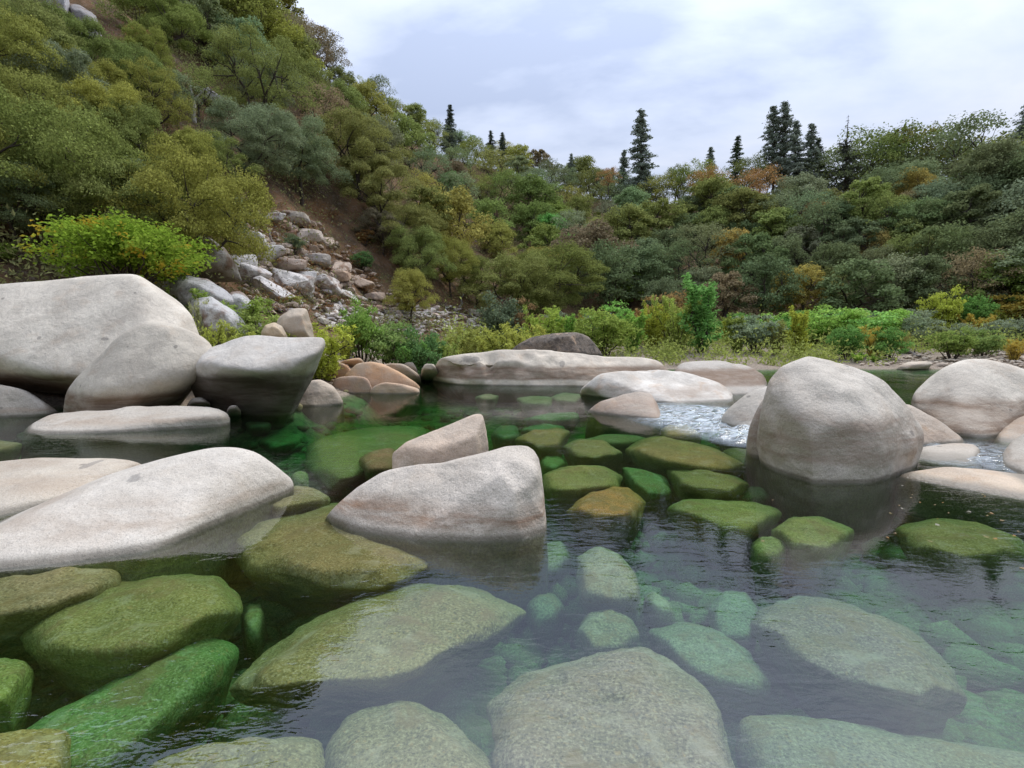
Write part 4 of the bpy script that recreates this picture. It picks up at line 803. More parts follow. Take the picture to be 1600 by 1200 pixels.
for (bx, by, top, c, lab, pr) in [
    (1180, 345, 262, RUST, 'large rust orange oak on the right hillside below the tall pines', OAKS), (1105, 330, 262, (0.20, 0.13, 0.05), 'brownish orange oak left of the large rust orange oak', OAKS),
    (1185, 385, 315, YOL, 'yellow green oak with dark limbs below the large rust orange oak', OAKS), (1275, 370, 312, RUST, 'small rust oak right of the yellow green one', OAKS),
    (950, 300, 262, RUST, 'rusty orange oak on the skyline left of the lone pine', OAKS), (862, 395, 335, (0.10, 0.22, 0.06), 'fresh green tree among dull oaks in the middle of the slope', OAK),
    (885, 415, 365, (0.13, 0.25, 0.055), 'bright green tree just below the fresh green one', OAK), (915, 425, 375, LIME, 'yellow lime tree right of the bright green trees', OAK),
    (968, 370, 348, OCH, 'small ochre tree on the middle hillside', OAKS), (705, 325, 268, (0.085, 0.15, 0.055), 'green tree above the middle of the slope', OAK),
    (985, 480, 425, (0.16, 0.23, 0.04), 'lime green tree at the foot of the woods left of the poplar', OAK), (1210, 460, 395, (0.09, 0.12, 0.05), 'dark green oak with a forked trunk at the foot of the right woods', OAK),
    (40, 395, 335, (0.13, 0.085, 0.05), 'brownish oak in the shade left of the bright maple', OAKS)]:
    special('oak_tree', pr, bx, by, top, c, lab)
special('oak_tree', OAKS, 222, 88, 45, (0.22, 0.10, 0.06), 'leafless rusty tree beside the cliff blocks', wide=1.2)
special('oak_tree', OAKS, 105, 385, 330, (0.25, 0.13, 0.05), 'copper leaved shrub tree above the bright maple', wide=1.3)
special('oak_tree', OAKS, 275, 190, 112, GG, 'open crowned oak with black limbs left of the white dead trunk', k=0)
special('oak_tree', OAKS, 312, 195, 108, OLIVE, 'open crowned oak with black limbs right of the white dead trunk', k=1)
special('oak_tree', OAKS, 455, 275, 205, YOL, 'leaning oak with a bent pale limb on the left slope', k=2, tilt=.25)
# white dead trunk
b = on_hill(302, 190); tp = P(298, 133, b[1] - .4); V, Fc = [], []
pth, rr = branch(b - [0, 0, .5], tp, .22, .07, random.Random(3), 6, .03); tube(V, Fc, pth, rr, 7)
p2, r2 = branch(pth[4], np.array(pth[4]) + [.9, 0, .8], .08, .03, random.Random(4), 3, .04); tube(V, Fc, p2, r2, 5)
tag(link('dead_trunk', mesh_np('dead_trunk', np.concatenate(V), np.array(Fc), M_LOG), color=(0.55, 0.52, 0.48)), 'white dead trunk standing among dark oaks on the left slope', 'dead tree')

# the big near oaks at the foot of the left slope
for (bx, by, top, D, lab, c, k, wd) in [
    (95, 330, 165, 33, 'broad near oak in the upper row at the left edge of the slope', YOL, 0, .72), (205, 335, 160, 34, 'broad near oak in the middle of the upper row above the maple', OLIVE, 1, .75),
    (290, 345, 205, 34, 'near oak at the right end of the upper row above the maple', YOL, 2, .72), (20, 400, 255, 26, 'dark green near oak at the left edge behind the bright maple', DK, 0, .9),
    (130, 385, 262, 27, 'near oak directly above the bright maple', OLIVE, 1, .8), (215, 390, 245, 27.5, 'near oak above the right side of the bright maple', GG, 2, .9),
    (300, 405, 265, 28, 'near oak at the edge of the bare rocky slope', OLIVE, 0, .85), (355, 400, 300, 29, 'low near oak overhanging the bare rocky slope', GG, 1, .75),
    (395, 300, 165, 40, 'rounded grey green oak above the bare rocky slope', GG, 1, .95), (470, 320, 190, 42, 'spreading oak above the top of the bare rocky slope', GG, 0, .95),
    (60, 235, 110, 42, 'large olive oak high at the left edge', OLIVE, 1, .8), (150, 215, 90, 46, 'large olive oak below the cliff blocks', YOL, 0, .85),
    (655, 470, 355, 44, 'dark bushy oak right of the bare rocky slope by the driftwood', OLIVE, 0, .8), (705, 468, 370, 47, 'olive oak second from the bare rocky slope', YOL, 1, .8),
    (600, 400, 330, 44, 'grey twiggy oak on the upper right of the bare rocky slope', (0.12, 0.105, 0.07), 2, 1.0)]:
    special('oak_tree', OAKN, bx, by, top, vary(c, .06), lab, k=k, wide=wd)

# ------------------------------------------------------------------ the woods: every oak a tree of its own
BARE = [[(345, 330), (390, 300), (480, 305), (580, 375), (668, 452), (680, 505), (330, 520), (300, 430)], [(50, -60), (170, -60), (185, 135), (60, 125)], [(205, 90), (245, 95), (250, 140), (215, 140)], [(290, 120), (345, 128), (350, 195), (295, 200)]]
def in_poly(x, y, poly):
    c = False; n = len(poly)
    for i in range(n):
        (x1, y1), (x2, y2) = poly[i], poly[i - 1]
        if (y1 > y) != (y2 > y) and x < (x2 - x1) * (y - y1) / (y2 - y1) + x1: c = not c
    return c
CLEAR = [(66, -30, 158, 62), (296, 134, 338, 178), (420, 390, 550, 450)]
placed = []
NC = 40000; g = np.random.default_rng(77)
c_az = g.uniform(-.88, .88, NC); c_t = g.random(NC) ** .85
c_d = tab(c_az, T_F) + 1 + (tab(c_az, T_R) - tab(c_az, T_F) + 3) * c_t
c_x, c_y = np.sin(c_az) * c_d, np.cos(c_az) * c_d; c_z = terrain(c_x, c_y)
for x, y, z, d, t in zip(c_x, c_y, c_z, c_d, c_t):
    if len(placed) >= 300: break
    px, py = proj((x, y, z))
    if px < -50 or px > 1650 or py < -40: continue
    if any(in_poly(px, py, q) for q in BARE): continue
    w = (5.6 if d < 50 else 7.4) * F_PX / d
    if any(px - w * .55 < r_[2] and px + w * .55 > r_[0] and r_[1] < py < r_[3] + w * 1.15 for r_ in CLEAR): continue
    if any((px - q[0]) ** 2 + ((py - q[1]) * 1.5) ** 2 < (.365 * (w + q[2]) * .9) ** 2 for q in placed): continue
    if any(abs(px - q[0]) < q[2] * .6 and abs(py - q[1]) < q[2] * .5 for q in taken): continue
    placed.append((px, py, w, x, y, z, d, t))
COLS = [(40, 'at the left edge'), (130, 'under the cliff blocks'), (225, 'above the bright maple'), (330, 'in line with the white trunk'), (430, 'above the bare slope'), (520, 'above the rocky slope'),
        (600, 'right of the rocky slope'), (680, 'below the tiny ridge pine'), (745, 'below the thin ridge pine'), (810, 'below the pair of ridge pines'), (880, 'under the small dark pine'), (945, 'near the fresh green trees'),
        (990, 'left below the lone pine'), (1040, 'right below the lone pine'), (1095, 'in line with the poplar'), (1150, 'below the bushy topped pine'), (1210, 'below the tall dense pines'), (1270, 'below the slim right pine'), (1330, 'below the half dead pine'),
        (1410, 'in line with the globe bush'), (1500, 'below the spreading skyline oak'), (1560, 'left of the right edge'), (1700, 'at the right edge')]
ROWS = [(.10, 'at the foot of the hill'), (.28, 'low on the hill'), (.5, 'midway uphill'), (.72, 'high on the hill'), (.9, 'just below the skyline'), (9, 'on the skyline')]
todo = []
for (px, py, w, x, y, z, d, t) in placed:
    u = R.random(); zone = 'left' if px < 520 else ('middle' if px < 990 else 'right')
    if zone == 'left': c, w_ = (YOL, 'yellow olive') if u < .35 else (OLIVE, 'olive green') if u < .72 else (GG, 'grey green') if u < .96 else (BRN, 'brownish')
    elif zone == 'middle': c, w_ = (YOL, 'yellow olive') if u < .24 else (OLIVE, 'olive green') if u < .58 else (GG, 'grey green') if u < .85 else (DK, 'dark green') if u < .93 else (BRN, 'brownish')
    else: c, w_ = (DK, 'dark green') if u < .34 else (GG, 'grey green') if u < .62 else (OLIVE, 'olive green') if u < .88 else (OCH, 'ochre leaved') if u < .94 else (BRN, 'brownish')
    h = R.uniform(5.8, 10.2) if d > 50 else R.uniform(4.6, 6.8); size = ('small ' if h < 7.3 else 'tall ' if h > 8.7 else '') if d > 50 else ('small ' if h < 5.3 else 'tall ' if h > 6.1 else '')
    loose = R.random() > .74
    col_w = next(n for v, n in COLS if px < v).replace('upper end of the ', ''); row_w = next(n for v, n in ROWS if t < v)
    nm = f"{w_} {'open crowned ' if loose else ''}oak {row_w}, {col_w}"
    if len(nm.split()) > 14: nm = nm.replace('open crowned ', '')
    todo.append([px, x, y, z, d, loose, h, c, zone, size + nm if len((size + nm).split()) <= 14 else nm])
for lab in sorted({q[9] for q in todo}):
    same = sorted([q for q in todo if q[9] == lab], key=lambda q: q[0])
    for q, side in zip(same, ('left', 'right') if len(same) == 2 else ('left', 'middle', 'right') if len(same) == 3 else ()): q[9] = lab.replace('oak', side + ' oak', 1) if len(lab.split()) < 15 else lab
for px, x, y, z, d, loose, h, c, zone, lab in todo:
    plant('oak_tree', (OAKNS if loose else OAKN) if d < 62 else (OAKS if loose else OAK), (x, y, z - .15), h, vary(c), lab, 'tree', {'left': 'oaks on the steep left slope', 'middle': 'oaks on the middle hillside', 'right': 'oaks on the shaded right hillside'}[zone], wide=R.uniform(.85, 1.25) if d > 50 else R.uniform(.75, .95), tilt=.12)

# ------------------------------------------------------------------ shrubs
SH = []
def shrub(px, base, top, kind, color, label, D=None, wide=1.0, group=None, cat='shrub', name='shrub', k=None):
    protos = {'r': ROUND, 'w': WILL, 'l': LAY}[kind]
    p = P(px, base, D) if D else on_hill(px, base)
    if D: p = np.array([p[0], p[1], th(p[0], p[1]) - .03])
    h = max(.25, P(px, top, p[1])[2] - p[2])
    return plant(name, protos, p, h, vary(color, .05), label, cat, group, wide=wide, crown='foliage', trunk='stems', k=k)
YG = (0.24, 0.26, 0.045); LG = (0.17, 0.27, 0.06); MG = (0.10, 0.19, 0.05); SG = (0.16, 0.19, 0.12); OY = (0.30, 0.24, 0.055); DG = (0.07, 0.13, 0.045); TANL = (0.30, 0.20, 0.09)
for a in [
    (1248, 560, 480, 'w', YG, 'yellow green willow with a dark forked stem behind the round boulder', 44, 1.1), (1322, 566, 508, 'r', MG, 'small green shrub with dark stems left of the twin stemmed bush on the bar', 43, .9),
    (1388, 568, 512, 'r', MG, 'green shrub with yellow tips standing at the water opposite the round boulder', 42, .9), (1362, 563, 510, 'w', OY, 'straw yellow bush between the green shrubs on the far bank', 43, .9),
    (1486, 574, 512, 'r', (0.15, 0.20, 0.05), 'round bush on many dark stems on the pale gravel bar', 41, 1.15), (1534, 566, 515, 'l', (0.14, 0.19, 0.06), 'open shrub right of the round bush on the gravel bar', 42, .9),
    (1583, 578, 530, 'w', OY, 'yellow tuft at the right edge of the gravel bar', 40, 1.2), (1180, 556, 492, 'l', SG, 'grey olive shrub left of the yellow green willow', 46, 1.0), (1212, 560, 500, 'w', (0.20, 0.21, 0.07), 'thin olive willow beside the grey olive shrub', 45, .9),
    (1150, 558, 490, 'w', (0.19, 0.23, 0.06), 'yellowish willow at the foot of the poplar', 46, 1.1), (1055, 556, 462, 'w', (0.23, 0.28, 0.07), 'tall pale willow left of the poplar', 47, .9), (1020, 556, 474, 'w', YG, 'yellow green willow in the middle of the far bank', 48, 1.0),
    (988, 556, 486, 'w', LG, 'light green willow right of the lichen covered boulder', 45, 1.2), (942, 556, 482, 'r', (0.17, 0.22, 0.05), 'leafy bush right behind the lichen covered boulder', 42, 1.1), (1287, 552, 484, 'l', LG, 'ferny light green sumac behind the straw yellow bush', 50, 1.3),
    (1332, 548, 482, 'l', (0.16, 0.28, 0.08), 'ferny sumac in the middle of the light green row', 52, 1.3), (1380, 546, 484, 'l', LG, 'ferny sumac at the right end of the light green row', 52, 1.2), (1245, 548, 488, 'l', (0.15, 0.26, 0.07), 'ferny sumac at the left end of the light green row', 53, 1.3),
    (1425, 548, 492, 'r', SG, 'silvery shrub between the sumacs and the yellow green globe', 50, .9), (1470, 540, 450, 'r', (0.25, 0.28, 0.05), 'tall yellow green globe shaped bush above the gravel bar', 54, .75), (1522, 545, 462, 'r', MG, 'deep green bush right of the yellow green globe', 54, .9),
    (1578, 540, 450, 'l', OY, 'golden bush at the right edge above the grey shrubs', 56, 1.0), (1556, 555, 500, 'r', SG, 'grey green shrub in front of the golden bush', 47, 1.0), (1600, 555, 492, 'r', (0.14, 0.17, 0.11), 'grey green shrub cut by the right edge', 47, 1.1),
    (1505, 556, 505, 'r', SG, 'low silvery shrub behind the round bush on the bar', 48, 1.1), (1448, 556, 510, 'l', (0.15, 0.17, 0.1), 'low grey shrub left of the round bush on the bar', 48, 1.0), (1410, 560, 520, 'w', (0.22, 0.2, 0.07), 'small dry shrub by the dark driftwood on the bar', 45, .8),
    (852, 545, 480, 'w', (0.22, 0.28, 0.06), 'bright green willow clump left behind the lichen covered boulder', 42, 1.3), (886, 545, 486, 'w', LG, 'bright willow behind the peak of the lichen covered boulder', 44, 1.2), (815, 552, 505, 'w', (0.24, 0.25, 0.06), 'low yellow willow left of the lichen covered boulder', 34, 1.3),
    (765, 556, 512, 'w', (0.23, 0.25, 0.06), 'low yellow green willow behind the banded ledge', 31, 1.4), (722, 558, 512, 'w', (0.20, 0.22, 0.06), 'low willow behind the left end of the banded ledge', 30, 1.3), (785, 500, 460, 'r', (0.085, 0.11, 0.065), 'rounded dark grey green bush on the pale driftwood bar', 45, .95),
    (566, 562, 470, 'r', (0.14, 0.22, 0.05), 'taller green bush left in the clump on the sandy shore', 25, .72), (610, 566, 502, 'r', (0.13, 0.19, 0.06), 'middle green bush of the clump on the sandy shore', 25.5, 1.0), (662, 566, 513, 'r', DG, 'dark green bush right in the clump on the sandy shore', 25.5, .95),
    (540, 566, 520, 'w', YG, 'yellow tuft left of the green clump on the sandy shore', 24, 1.2), (640, 572, 530, 'w', MG, 'low green shoots between the green bushes on the sandy shore', 25, 1.2), (690, 560, 525, 'w', (0.19, 0.23, 0.06), 'low willow right of the green clump on the sandy shore', 27, 1.2),
    (345, 548, 500, 'w', (0.24, 0.26, 0.06), 'yellow green grass clump between the giant boulder and the pointed boulder', 16.2, .9), (318, 530, 470, 'w', (0.28, 0.28, 0.15), 'pale wispy willow at the right shoulder of the giant boulder', 17.3, .5), (405, 515, 485, 'r', (0.18, 0.22, 0.06), 'small bush between the grey dome rock and the tan boulders', 18.5, 1.2),
    (500, 540, 505, 'w', YG, 'yellow grass right of the upright tan boulder', 19, 1.6), (350, 478, 455, 'w', (0.16, 0.22, 0.05), 'green tuft in the crack of the grey outcrop', 18.8, 1.6), (460, 480, 462, 'r', (0.2, 0.22, 0.06), 'small yellow green bush above the upright tan boulder', None, 1.6),
    (10, 445, 380, 'r', (0.19, 0.25, 0.06), 'light green bush at the left edge above the giant boulder', 19, 1.1), (460, 400, 365, 'r', (0.10, 0.13, 0.07), 'small grey green bush on the bare rocky slope', None, .9), (635, 488, 460, 'l', OCH, 'yellow leaved bush above the driftwood', None, 1.1), (565, 425, 392, 'r', DG, 'dark green bush at the right of the bare rocky slope', None, 1.1),
    (378, 410, 385, 'r', (0.15, 0.17, 0.06), 'low olive bush beside the big angular grey boulder', None, 1.2), (820, 492, 470, 'l', (0.15, 0.10, 0.05), 'rust coloured bush right of the dark grey green bush on the bar', 47, .9), (1058, 478, 456, 'l', (0.17, 0.115, 0.05), 'orange bush behind the pale willow and the poplar', 56, .9), (955, 500, 470, 'l', (0.13, 0.25, 0.06), 'fresh green bush behind the bright willows', 52, 1.1), (1000, 520, 478, 'w', TANL, 'tan dry willow right of the lichen covered boulder', 50, .9),
    (1340, 570, 552, 'w', (0.2, 0.3, 0.05), 'bright grass tuft at the waterline of the far bank', 41, 2.0), (1365, 572, 556, 'w', (0.17, 0.26, 0.05), 'second bright grass tuft at the waterline of the far bank', 41, 2.0), (570, 385, 360, 'l', RUST, 'rust coloured bush on the upper rocky slope', None, .9)]:
    shrub(a[0], a[1], a[2], a[3], a[4], a[5], D=a[6], wide=a[7])
shrub(1095, 556, 432, 'w', (0.12, 0.23, 0.065), 'tall bright green young poplar on the far bank', D=46, wide=1.35, cat='tree', name='poplar_tree', k=3)
for i, px in enumerate(range(835, 1640, 33)):
    c, cw, kd = [(LG, 'light green', 'l'), (YG, 'yellow green', 'w'), (SG, 'grey green', 'r'), (MG, 'deep green', 'r'), (OY, 'straw yellow', 'w')][(i * 7 + i // 3) % 5]
    ref = 'behind the bright willows' if px < 930 else 'behind the lichen covered boulder' if px < 1030 else 'behind the poplar' if px < 1130 else 'left of the sumac row' if px < 1235 else 'behind the sumac row' if px < 1400 else 'behind the gravel bar bushes' if px < 1520 else 'near the right edge'
    shrub(px + R.uniform(-8, 8), 550, R.uniform(478, 497), kd, c, f'{cw} shrub in the back row of the far bank, {ref}', D=R.uniform(51, 57), wide=1.3, group='back row shrubs on the far bank')
# the maple over the giant boulder
MAP = [to_mesh('maple', shrub_proto(171, 'round', 30, .05, 15000, w=.95, low=.1), M_BARK, M_MAPLE)]
p = P(205, 440, 17.5); p[2] = P(205, 446, 17.5)[2]
e = plant('maple_tree', MAP, p, P(205, 342, 17.5)[2] - p[2], (0.19, 0.28, 0.035), 'bright green maple with yellowing tips growing behind the giant pale boulder', 'tree', wide=1.22, crown='foliage', trunk='stems', rz=.4)
# undergrowth that reads as one mass: low brush under the oaks and along the banks
def brush(name, spots, leaf, per, color, mat, label, hgt):
    g = np.random.default_rng(8); C = []
    for (x, y, z, r) in spots:
        q = g.normal(0, 1, (per, 3)) * [r * .5, r * .5, hgt * r * .5]; q[:, 2] = np.abs(q[:, 2]); C.append(q + [x, y, z])
    C = np.concatenate(C); v, f = leaves(C, np.tile([0, 0, .6], (len(C), 1)), leaf, g, .4, -.6, 1.0)
    o = link(name, mesh_np(name, v, f, mat, smooth=False), color=color); return tag(o, label, 'undergrowth', kind='stuff')
g = np.random.default_rng(5); az_ = g.uniform(-.9, .9, 5000); f_ = tab(az_, T_F); d_ = f_ - 2 + (tab(az_, T_R) - f_ + 4) * g.random(5000) ** .95
x_, y_ = np.sin(az_) * d_, np.cos(az_) * d_; z_ = terrain(x_, y_); sp = []
for x, y, z in zip(x_, y_, z_):
    px, py = proj((x, y, z))
    if any(in_poly(px, py, q) for q in BARE[:2]) and R.random() < .9: continue
    sp.append((x, y, z, R.uniform(1.2, 2.9)))
brush('undergrowth', sp, .22, 72, (0.112, 0.116, 0.05), M_LEAF, 'low brown green brush under the hillside oaks', .7)
sp = []
while len(sp) < 620:
    px = R.uniform(690, 1660); d = R.uniform(0, 1)
    az = math.atan((px - 800) / F_PX); s0, f0 = float(tab(az, T_S)), float(tab(az, T_F)); dd = s0 + 2.5 + (f0 - s0 - 2) * d
    x, y = math.sin(az) * dd, math.cos(az) * dd
    if px > 1380 and d < .3: continue
    sp.append((x, y, th(x, y), R.uniform(.8, 1.7)))
brush('bank_grass', sp, .30, 60, (0.19, 0.22, 0.06), M_LEAF_B, 'long green and straw coloured grass along the far bank', 1.3)

# ------------------------------------------------------------------ the bare slope: broken rock, rubble bar and driftwood
def chunk(px, py, w, h, label, color, group=None, cat='rock', name='broken_rock', sub=3, sm=0, amp=.035):
    b = on_hill(px, py)
    D = b[1]; s = D / F_PX; rs = random.Random(int(px * 7 + py * 13)); pts = []
    for i in range(13):
        a = rs.uniform(0, 6.28); e = rs.uniform(-.6, 1.0)
        pts.append(np.array([math.cos(a) * w * .5 * s * rs.uniform(.7, 1.1), math.sin(a) * w * .42 * s * rs.uniform(.7, 1.1), e * h * .55 * s]))
    pts = np.array(pts) + b + np.array([0, w * .12 * s, h * .12 * s])
    return finish_rock(name, label, [pts], pts.mean(0), sub, sm, amp, M_SLOPE, color, cat, group, (), .6, 1.0)
LG_ = (0.46, 0.44, 0.42)
for a in [(432, 470, 62, 52, 'big pale grey rock face at the lower left of the bare slope', (0.44, 0.43, 0.43)), (472, 462, 34, 42, 'tall grey block right of the big pale rock face', (0.42, 0.41, 0.40)), (395, 450, 46, 40, 'grey rock face left of the big pale rock face', (0.40, 0.39, 0.39)),
          (488, 412, 48, 26, 'dark jutting rock in the middle of the bare slope', (0.26, 0.24, 0.22)), (450, 425, 50, 22, 'brown ledge left of the dark jutting rock', (0.25, 0.20, 0.165)), (485, 434, 26, 16, 'pale block under the dark jutting rock', (0.46, 0.43, 0.39)),
          (400, 385, 32, 26, 'grey rock high at the left of the bare slope', (0.36, 0.35, 0.34)), (540, 468, 30, 22, 'grey boulder at the foot of the bare slope', (0.36, 0.35, 0.33)), (425, 350, 30, 24, 'grey ledge at the top of the bare slope', (0.33, 0.32, 0.31)), (460, 348, 34, 20, 'mossy ledge right of the top grey ledge', (0.28, 0.25, 0.21)),
          (512, 386, 18, 20, 'tan block right of the small bush on the bare slope', (0.40, 0.33, 0.27)), (530, 440, 36, 18, 'rusty slab low on the bare slope', (0.30, 0.22, 0.16)), (582, 470, 34, 16, 'brown slab at the right end of the bare slope', (0.27, 0.21, 0.17)),
          (368, 428, 48, 44, 'grey bedrock face right of the big angular grey boulder', (0.40, 0.39, 0.38)), (455, 448, 56, 34, 'pale bedrock face above the tall grey block', (0.46, 0.445, 0.43)), (508, 458, 42, 36, 'pale bedrock step right of the tall grey block', (0.43, 0.41, 0.39)),
          (418, 408, 46, 30, 'grey bedrock step below the fallen trunk', (0.36, 0.345, 0.33)), (525, 425, 42, 24, 'rust streaked bedrock step right of the dark jutting rock', (0.33, 0.27, 0.22)), (560, 450, 40, 24, 'brown bedrock step toward the woods', (0.29, 0.23, 0.18)), (478, 375, 40, 22, 'brown grey ledge left of the rust coloured bush', (0.31, 0.27, 0.235))]:
    chunk(a[0], a[1], a[2] * 1.35, a[3] * 1.35, a[4], tuple(x * 1.15 for x in a[5]), sub=4)
rs = random.Random(31); n = 0
POLY_S = [(375, 345), (470, 332), (555, 400), (630, 468), (610, 488), (400, 492), (362, 430)]
while n < 62:
    px, py = rs.uniform(360, 640), rs.uniform(330, 492)
    if not in_poly(px, py, POLY_S): continue
    w = rs.uniform(9, 24); n += 1
    br = rs.random(); c, cw = ((0.40, 0.37, 0.34), 'pale grey') if br < .45 else ((0.26, 0.19, 0.145), 'dark brown') if br < .85 else ((0.34, 0.25, 0.19), 'rust tan')
    pw = ('near the top' if py < 400 else 'halfway down' if py < 450 else 'at the foot') + ' of the bare slope' + (' on its left' if px < 440 else ' in its middle' if px < 530 else ' on its right')
    chunk(px, py, w, w * rs.uniform(.5, .8), f"{'large' if w > 17 else 'small'} {cw} angular rock {pw}", vary(c), 'broken rocks on the bare slope')
POLY_B = [(510, 484), (650, 480), (755, 486), (815, 500), (800, 522), (640, 520), (500, 508)]
n = 0
while n < 95:
    px, py = rs.uniform(500, 815), rs.uniform(478, 524)
    if not in_poly(px, py, POLY_B): continue
    w = rs.uniform(9, 24); n += 1
    ci = rs.randrange(3); bw = ('behind the green clump' if px < 590 else 'below the long logs' if px < 700 and py > 500 else 'above the long logs' if px < 700 else 'left of the dark grey green bush' if px < 770 else 'in front of the dark grey green bush')
    chunk(px, py, w, w * rs.uniform(.4, .65), f"{'large' if w > 18 else 'middling' if w > 13 else 'small'} {['pale', 'grey', 'tan'][ci]} stone on the rubble bar {bw}", vary([(0.48, 0.45, 0.42), (0.42, 0.40, 0.38), (0.50, 0.43, 0.36)][ci]), 'pale stones on the rubble bar', cat='stone', name='bar_stone', sub=3)
def stones_on(name, poly, cnt, r0, r1, mat, col, label, lift=.3):
    xs = [p[0] for p in poly]; ys = [p[1] for p in poly]; g = np.random.default_rng(4); out = []
    rr = []
    while len(rr) < cnt:
        px, py = g.uniform(min(xs), max(xs)), g.uniform(min(ys), max(ys))
        if in_poly(px, py, poly): rr.append((px, py))
    for px, py in rr:
        b = hit(px, py, n=350)
        if b is not None: r = g.uniform(r0, r1); out.append((b[0], b[1], b[2] + r * lift, r))
    o = link(name, stones_mesh(name, out, mat), color=col); return tag(o, label, 'stones', kind='stuff')
stones_on('slope_rubble', POLY_S, 420, .10, .42, M_SLOPE, (0.32, 0.26, 0.21), 'small rubble scattered down the bare slope')
stones_on('bar_rubble', [(500, 484), (650, 478), (815, 496), (820, 528), (640, 530), (490, 512)], 420, .10, .34, M_SLOPE, (0.48, 0.45, 0.42), 'small pale rubble covering the driftwood bar')
stones_on('gravel_bar', [(1330, 556), (1480, 549), (1600, 552), (1640, 575), (1480, 574), (1340, 572)], 420, .08, .26, M_WARM, (0.48, 0.42, 0.36), 'pale cobbles on the far right gravel bar')
stones_on('shore_gravel', [(470, 560), (560, 552), (640, 565), (660, 588), (500, 612), (450, 600)], 260, .04, .13, M_WARM, (0.47, 0.36, 0.27), 'small stones on the orange shore')
def log(px1, py1, px2, py2, r, label, color=(0.42, 0.39, 0.36), D1=None, D2=None, group=None, fork=False):
    a = on_hill(px1, py1) if D1 is None else P(px1, py1, D1); b = on_hill(px2, py2) if D2 is None else P(px2, py2, D2)
    a = a + [0, -.1, r * .7]; b = b + [0, -.1, r * .7]; rs = random.Random(int(px1 + py2)); V, Fc = [], []
    p, q = branch(a, b, r, r * .55, rs, 7, .018); tube(V, Fc, p, q, 8)
    if fork:
        e = np.array(p[5]) + np.array([rs.uniform(-.3, .9), 0, rs.uniform(.4, .9)]); p2, q2 = branch(p[4], e, r * .4, r * .12, rs, 3, .05); tube(V, Fc, p2, q2, 6)
    return tag(link('driftwood_log', mesh_np('driftwood_log', np.concatenate(V), np.array(Fc), M_LOG), color=color), label, 'log', group)
log(598, 491, 690, 492, .22, 'long thick bleached log lying across the rubble bar', (0.46, 0.43, 0.40))
log(625, 497, 722, 500, .16, 'long bleached log just below the thick one', (0.48, 0.45, 0.41))
log(640, 502, 706, 517, .12, 'slanting thin log at the front of the rubble bar', (0.47, 0.43, 0.38))
log(382, 458, 442, 492, .16, 'dark fallen log slanting down behind the upright tan boulder', (0.22, 0.19, 0.16)); log(400, 462, 446, 482, .10, 'second dark fallen log above the first one', (0.25, 0.21, 0.18))
log(488, 486, 505, 478, .07, 'short white branch stub at the upright tan boulder', (0.52, 0.48, 0.43)); log(530, 478, 546, 502, .16, 'grey slab like log end pointing down at the green bush', (0.38, 0.36, 0.35))
log(500, 476, 540, 478, .07, 'thin grey stick above the slab like log end', (0.30, 0.27, 0.25)); log(555, 496, 600, 502, .09, 'grey log left of the long thick log', (0.40, 0.37, 0.34))
log(700, 490, 770, 498, .10, 'grey log at the right end of the rubble bar', (0.42, 0.39, 0.36)); log(690, 478, 745, 484, .07, 'thin brown stick at the top of the rubble bar', (0.28, 0.22, 0.18)); log(735, 494, 790, 492, .08, 'thin bleached log by the dark grey green bush', (0.44, 0.41, 0.38))
log(718, 486, 724, 462, .16, 'leaning grey stump at the edge of the woods', (0.36, 0.33, 0.31), fork=True); log(655, 484, 700, 474, .07, 'thin dark branch against the woods', (0.20, 0.17, 0.15))
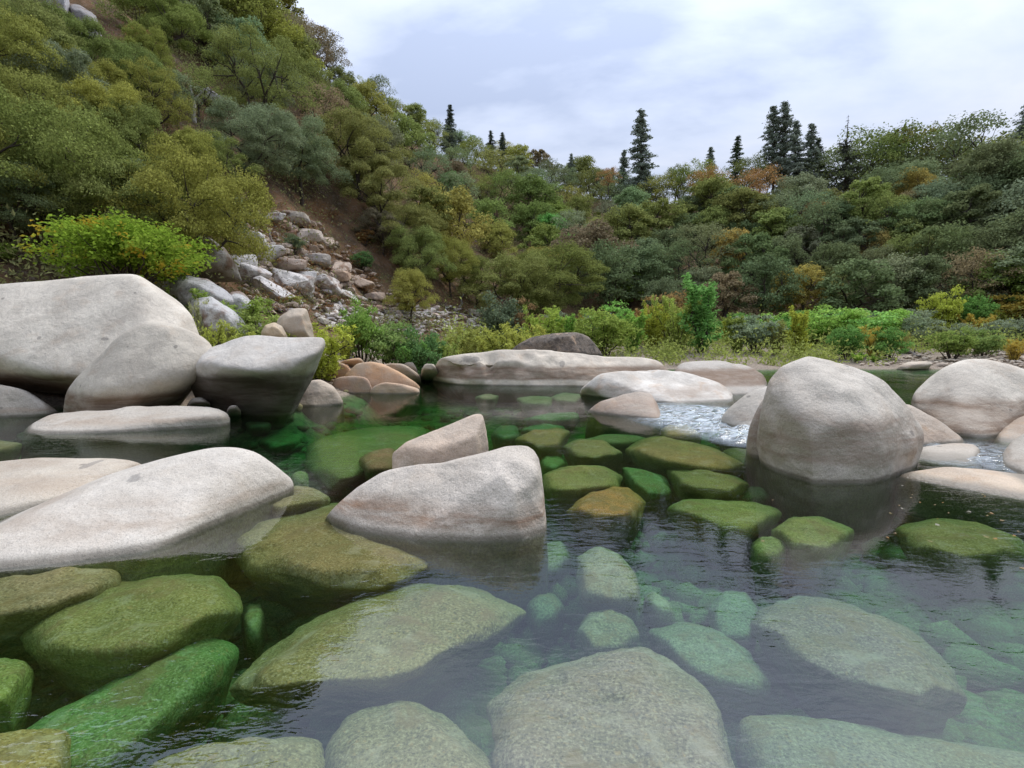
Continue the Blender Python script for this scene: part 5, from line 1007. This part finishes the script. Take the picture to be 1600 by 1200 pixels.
log(398, 325, 432, 388, .13, 'dark dead trunk fallen down the top of the bare slope', (0.20, 0.17, 0.15), fork=True); log(470, 356, 520, 390, .06, 'thin stick slanting across the bare slope', (0.30, 0.24, 0.20)); log(540, 388, 562, 405, .06, 'pale twisted root at the right of the bare slope', (0.40, 0.35, 0.31), fork=True); log(545, 430, 600, 462, .07, 'brown stick low on the bare slope', (0.26, 0.2, 0.16))
log(1411, 548, 1436, 560, .18, 'dark driftwood snag among the dry shrubs on the right bar', (0.20, 0.18, 0.165), fork=True)
# fallen leaves drifting on the pool at the right
rs = random.Random(9); LV = None
for i in range(30):
    px, py = (rs.uniform(1380, 1600), rs.uniform(772, 850)) if i < 23 else (rs.uniform(1180, 1600), rs.uniform(745, 905))
    g0 = G(px, py, .006); s = rs.uniform(.012, .032)
    if LV is None:
        bm = bmesh.new(); ring = [bm.verts.new((math.cos(a) * (1.0 if k % 2 == 0 else .62), math.sin(a) * (.75 if k % 2 == 0 else .5), .12 * math.cos(a * 2))) for k, a in enumerate(np.arange(10) * 6.283 / 10)]
        cv = bm.verts.new((0, 0, 0))
        for k in range(10): bm.faces.new((cv, ring[k], ring[(k + 1) % 10]))
        LV = bpy.data.meshes.new('floating_leaf'); bm.to_mesh(LV); bm.free(); LV.materials.append(M_LEAF_B)
    o = link('floating_leaf', LV, color=rs.choice([(0.26, 0.19, 0.12), (0.27, 0.16, 0.07), (0.28, 0.26, 0.22), (0.22, 0.18, 0.10)])); o.location = g0; o.scale = (s, s, s); o.rotation_euler = (rs.uniform(-.15, .15), rs.uniform(-.15, .15), rs.uniform(0, 6))
    tag(o, 'small dry leaf drifting on the pool at the right', 'leaf', 'dry leaves drifting on the pool')

sp = []; rs = random.Random(15)
while len(sp) < 150:
    px, py = rs.uniform(340, 690), rs.uniform(320, 490)
    if not in_poly(px, py, BARE[0]): continue
    b = hit(px, py, n=350)
    if b is not None and b[1] > 22: sp.append((b[0], b[1], b[2], rs.uniform(.5, 1.3)))
brush('dry_scrub', sp[:100], .14, 110, (0.125, 0.068, 0.03), M_LEAF, 'rust brown dry scrub clinging to the bare slope', .45)
brush('green_scrub', sp[100:], .14, 120, (0.10, 0.105, 0.045), M_LEAF, 'low olive scrub between the rocks of the bare slope', .7)
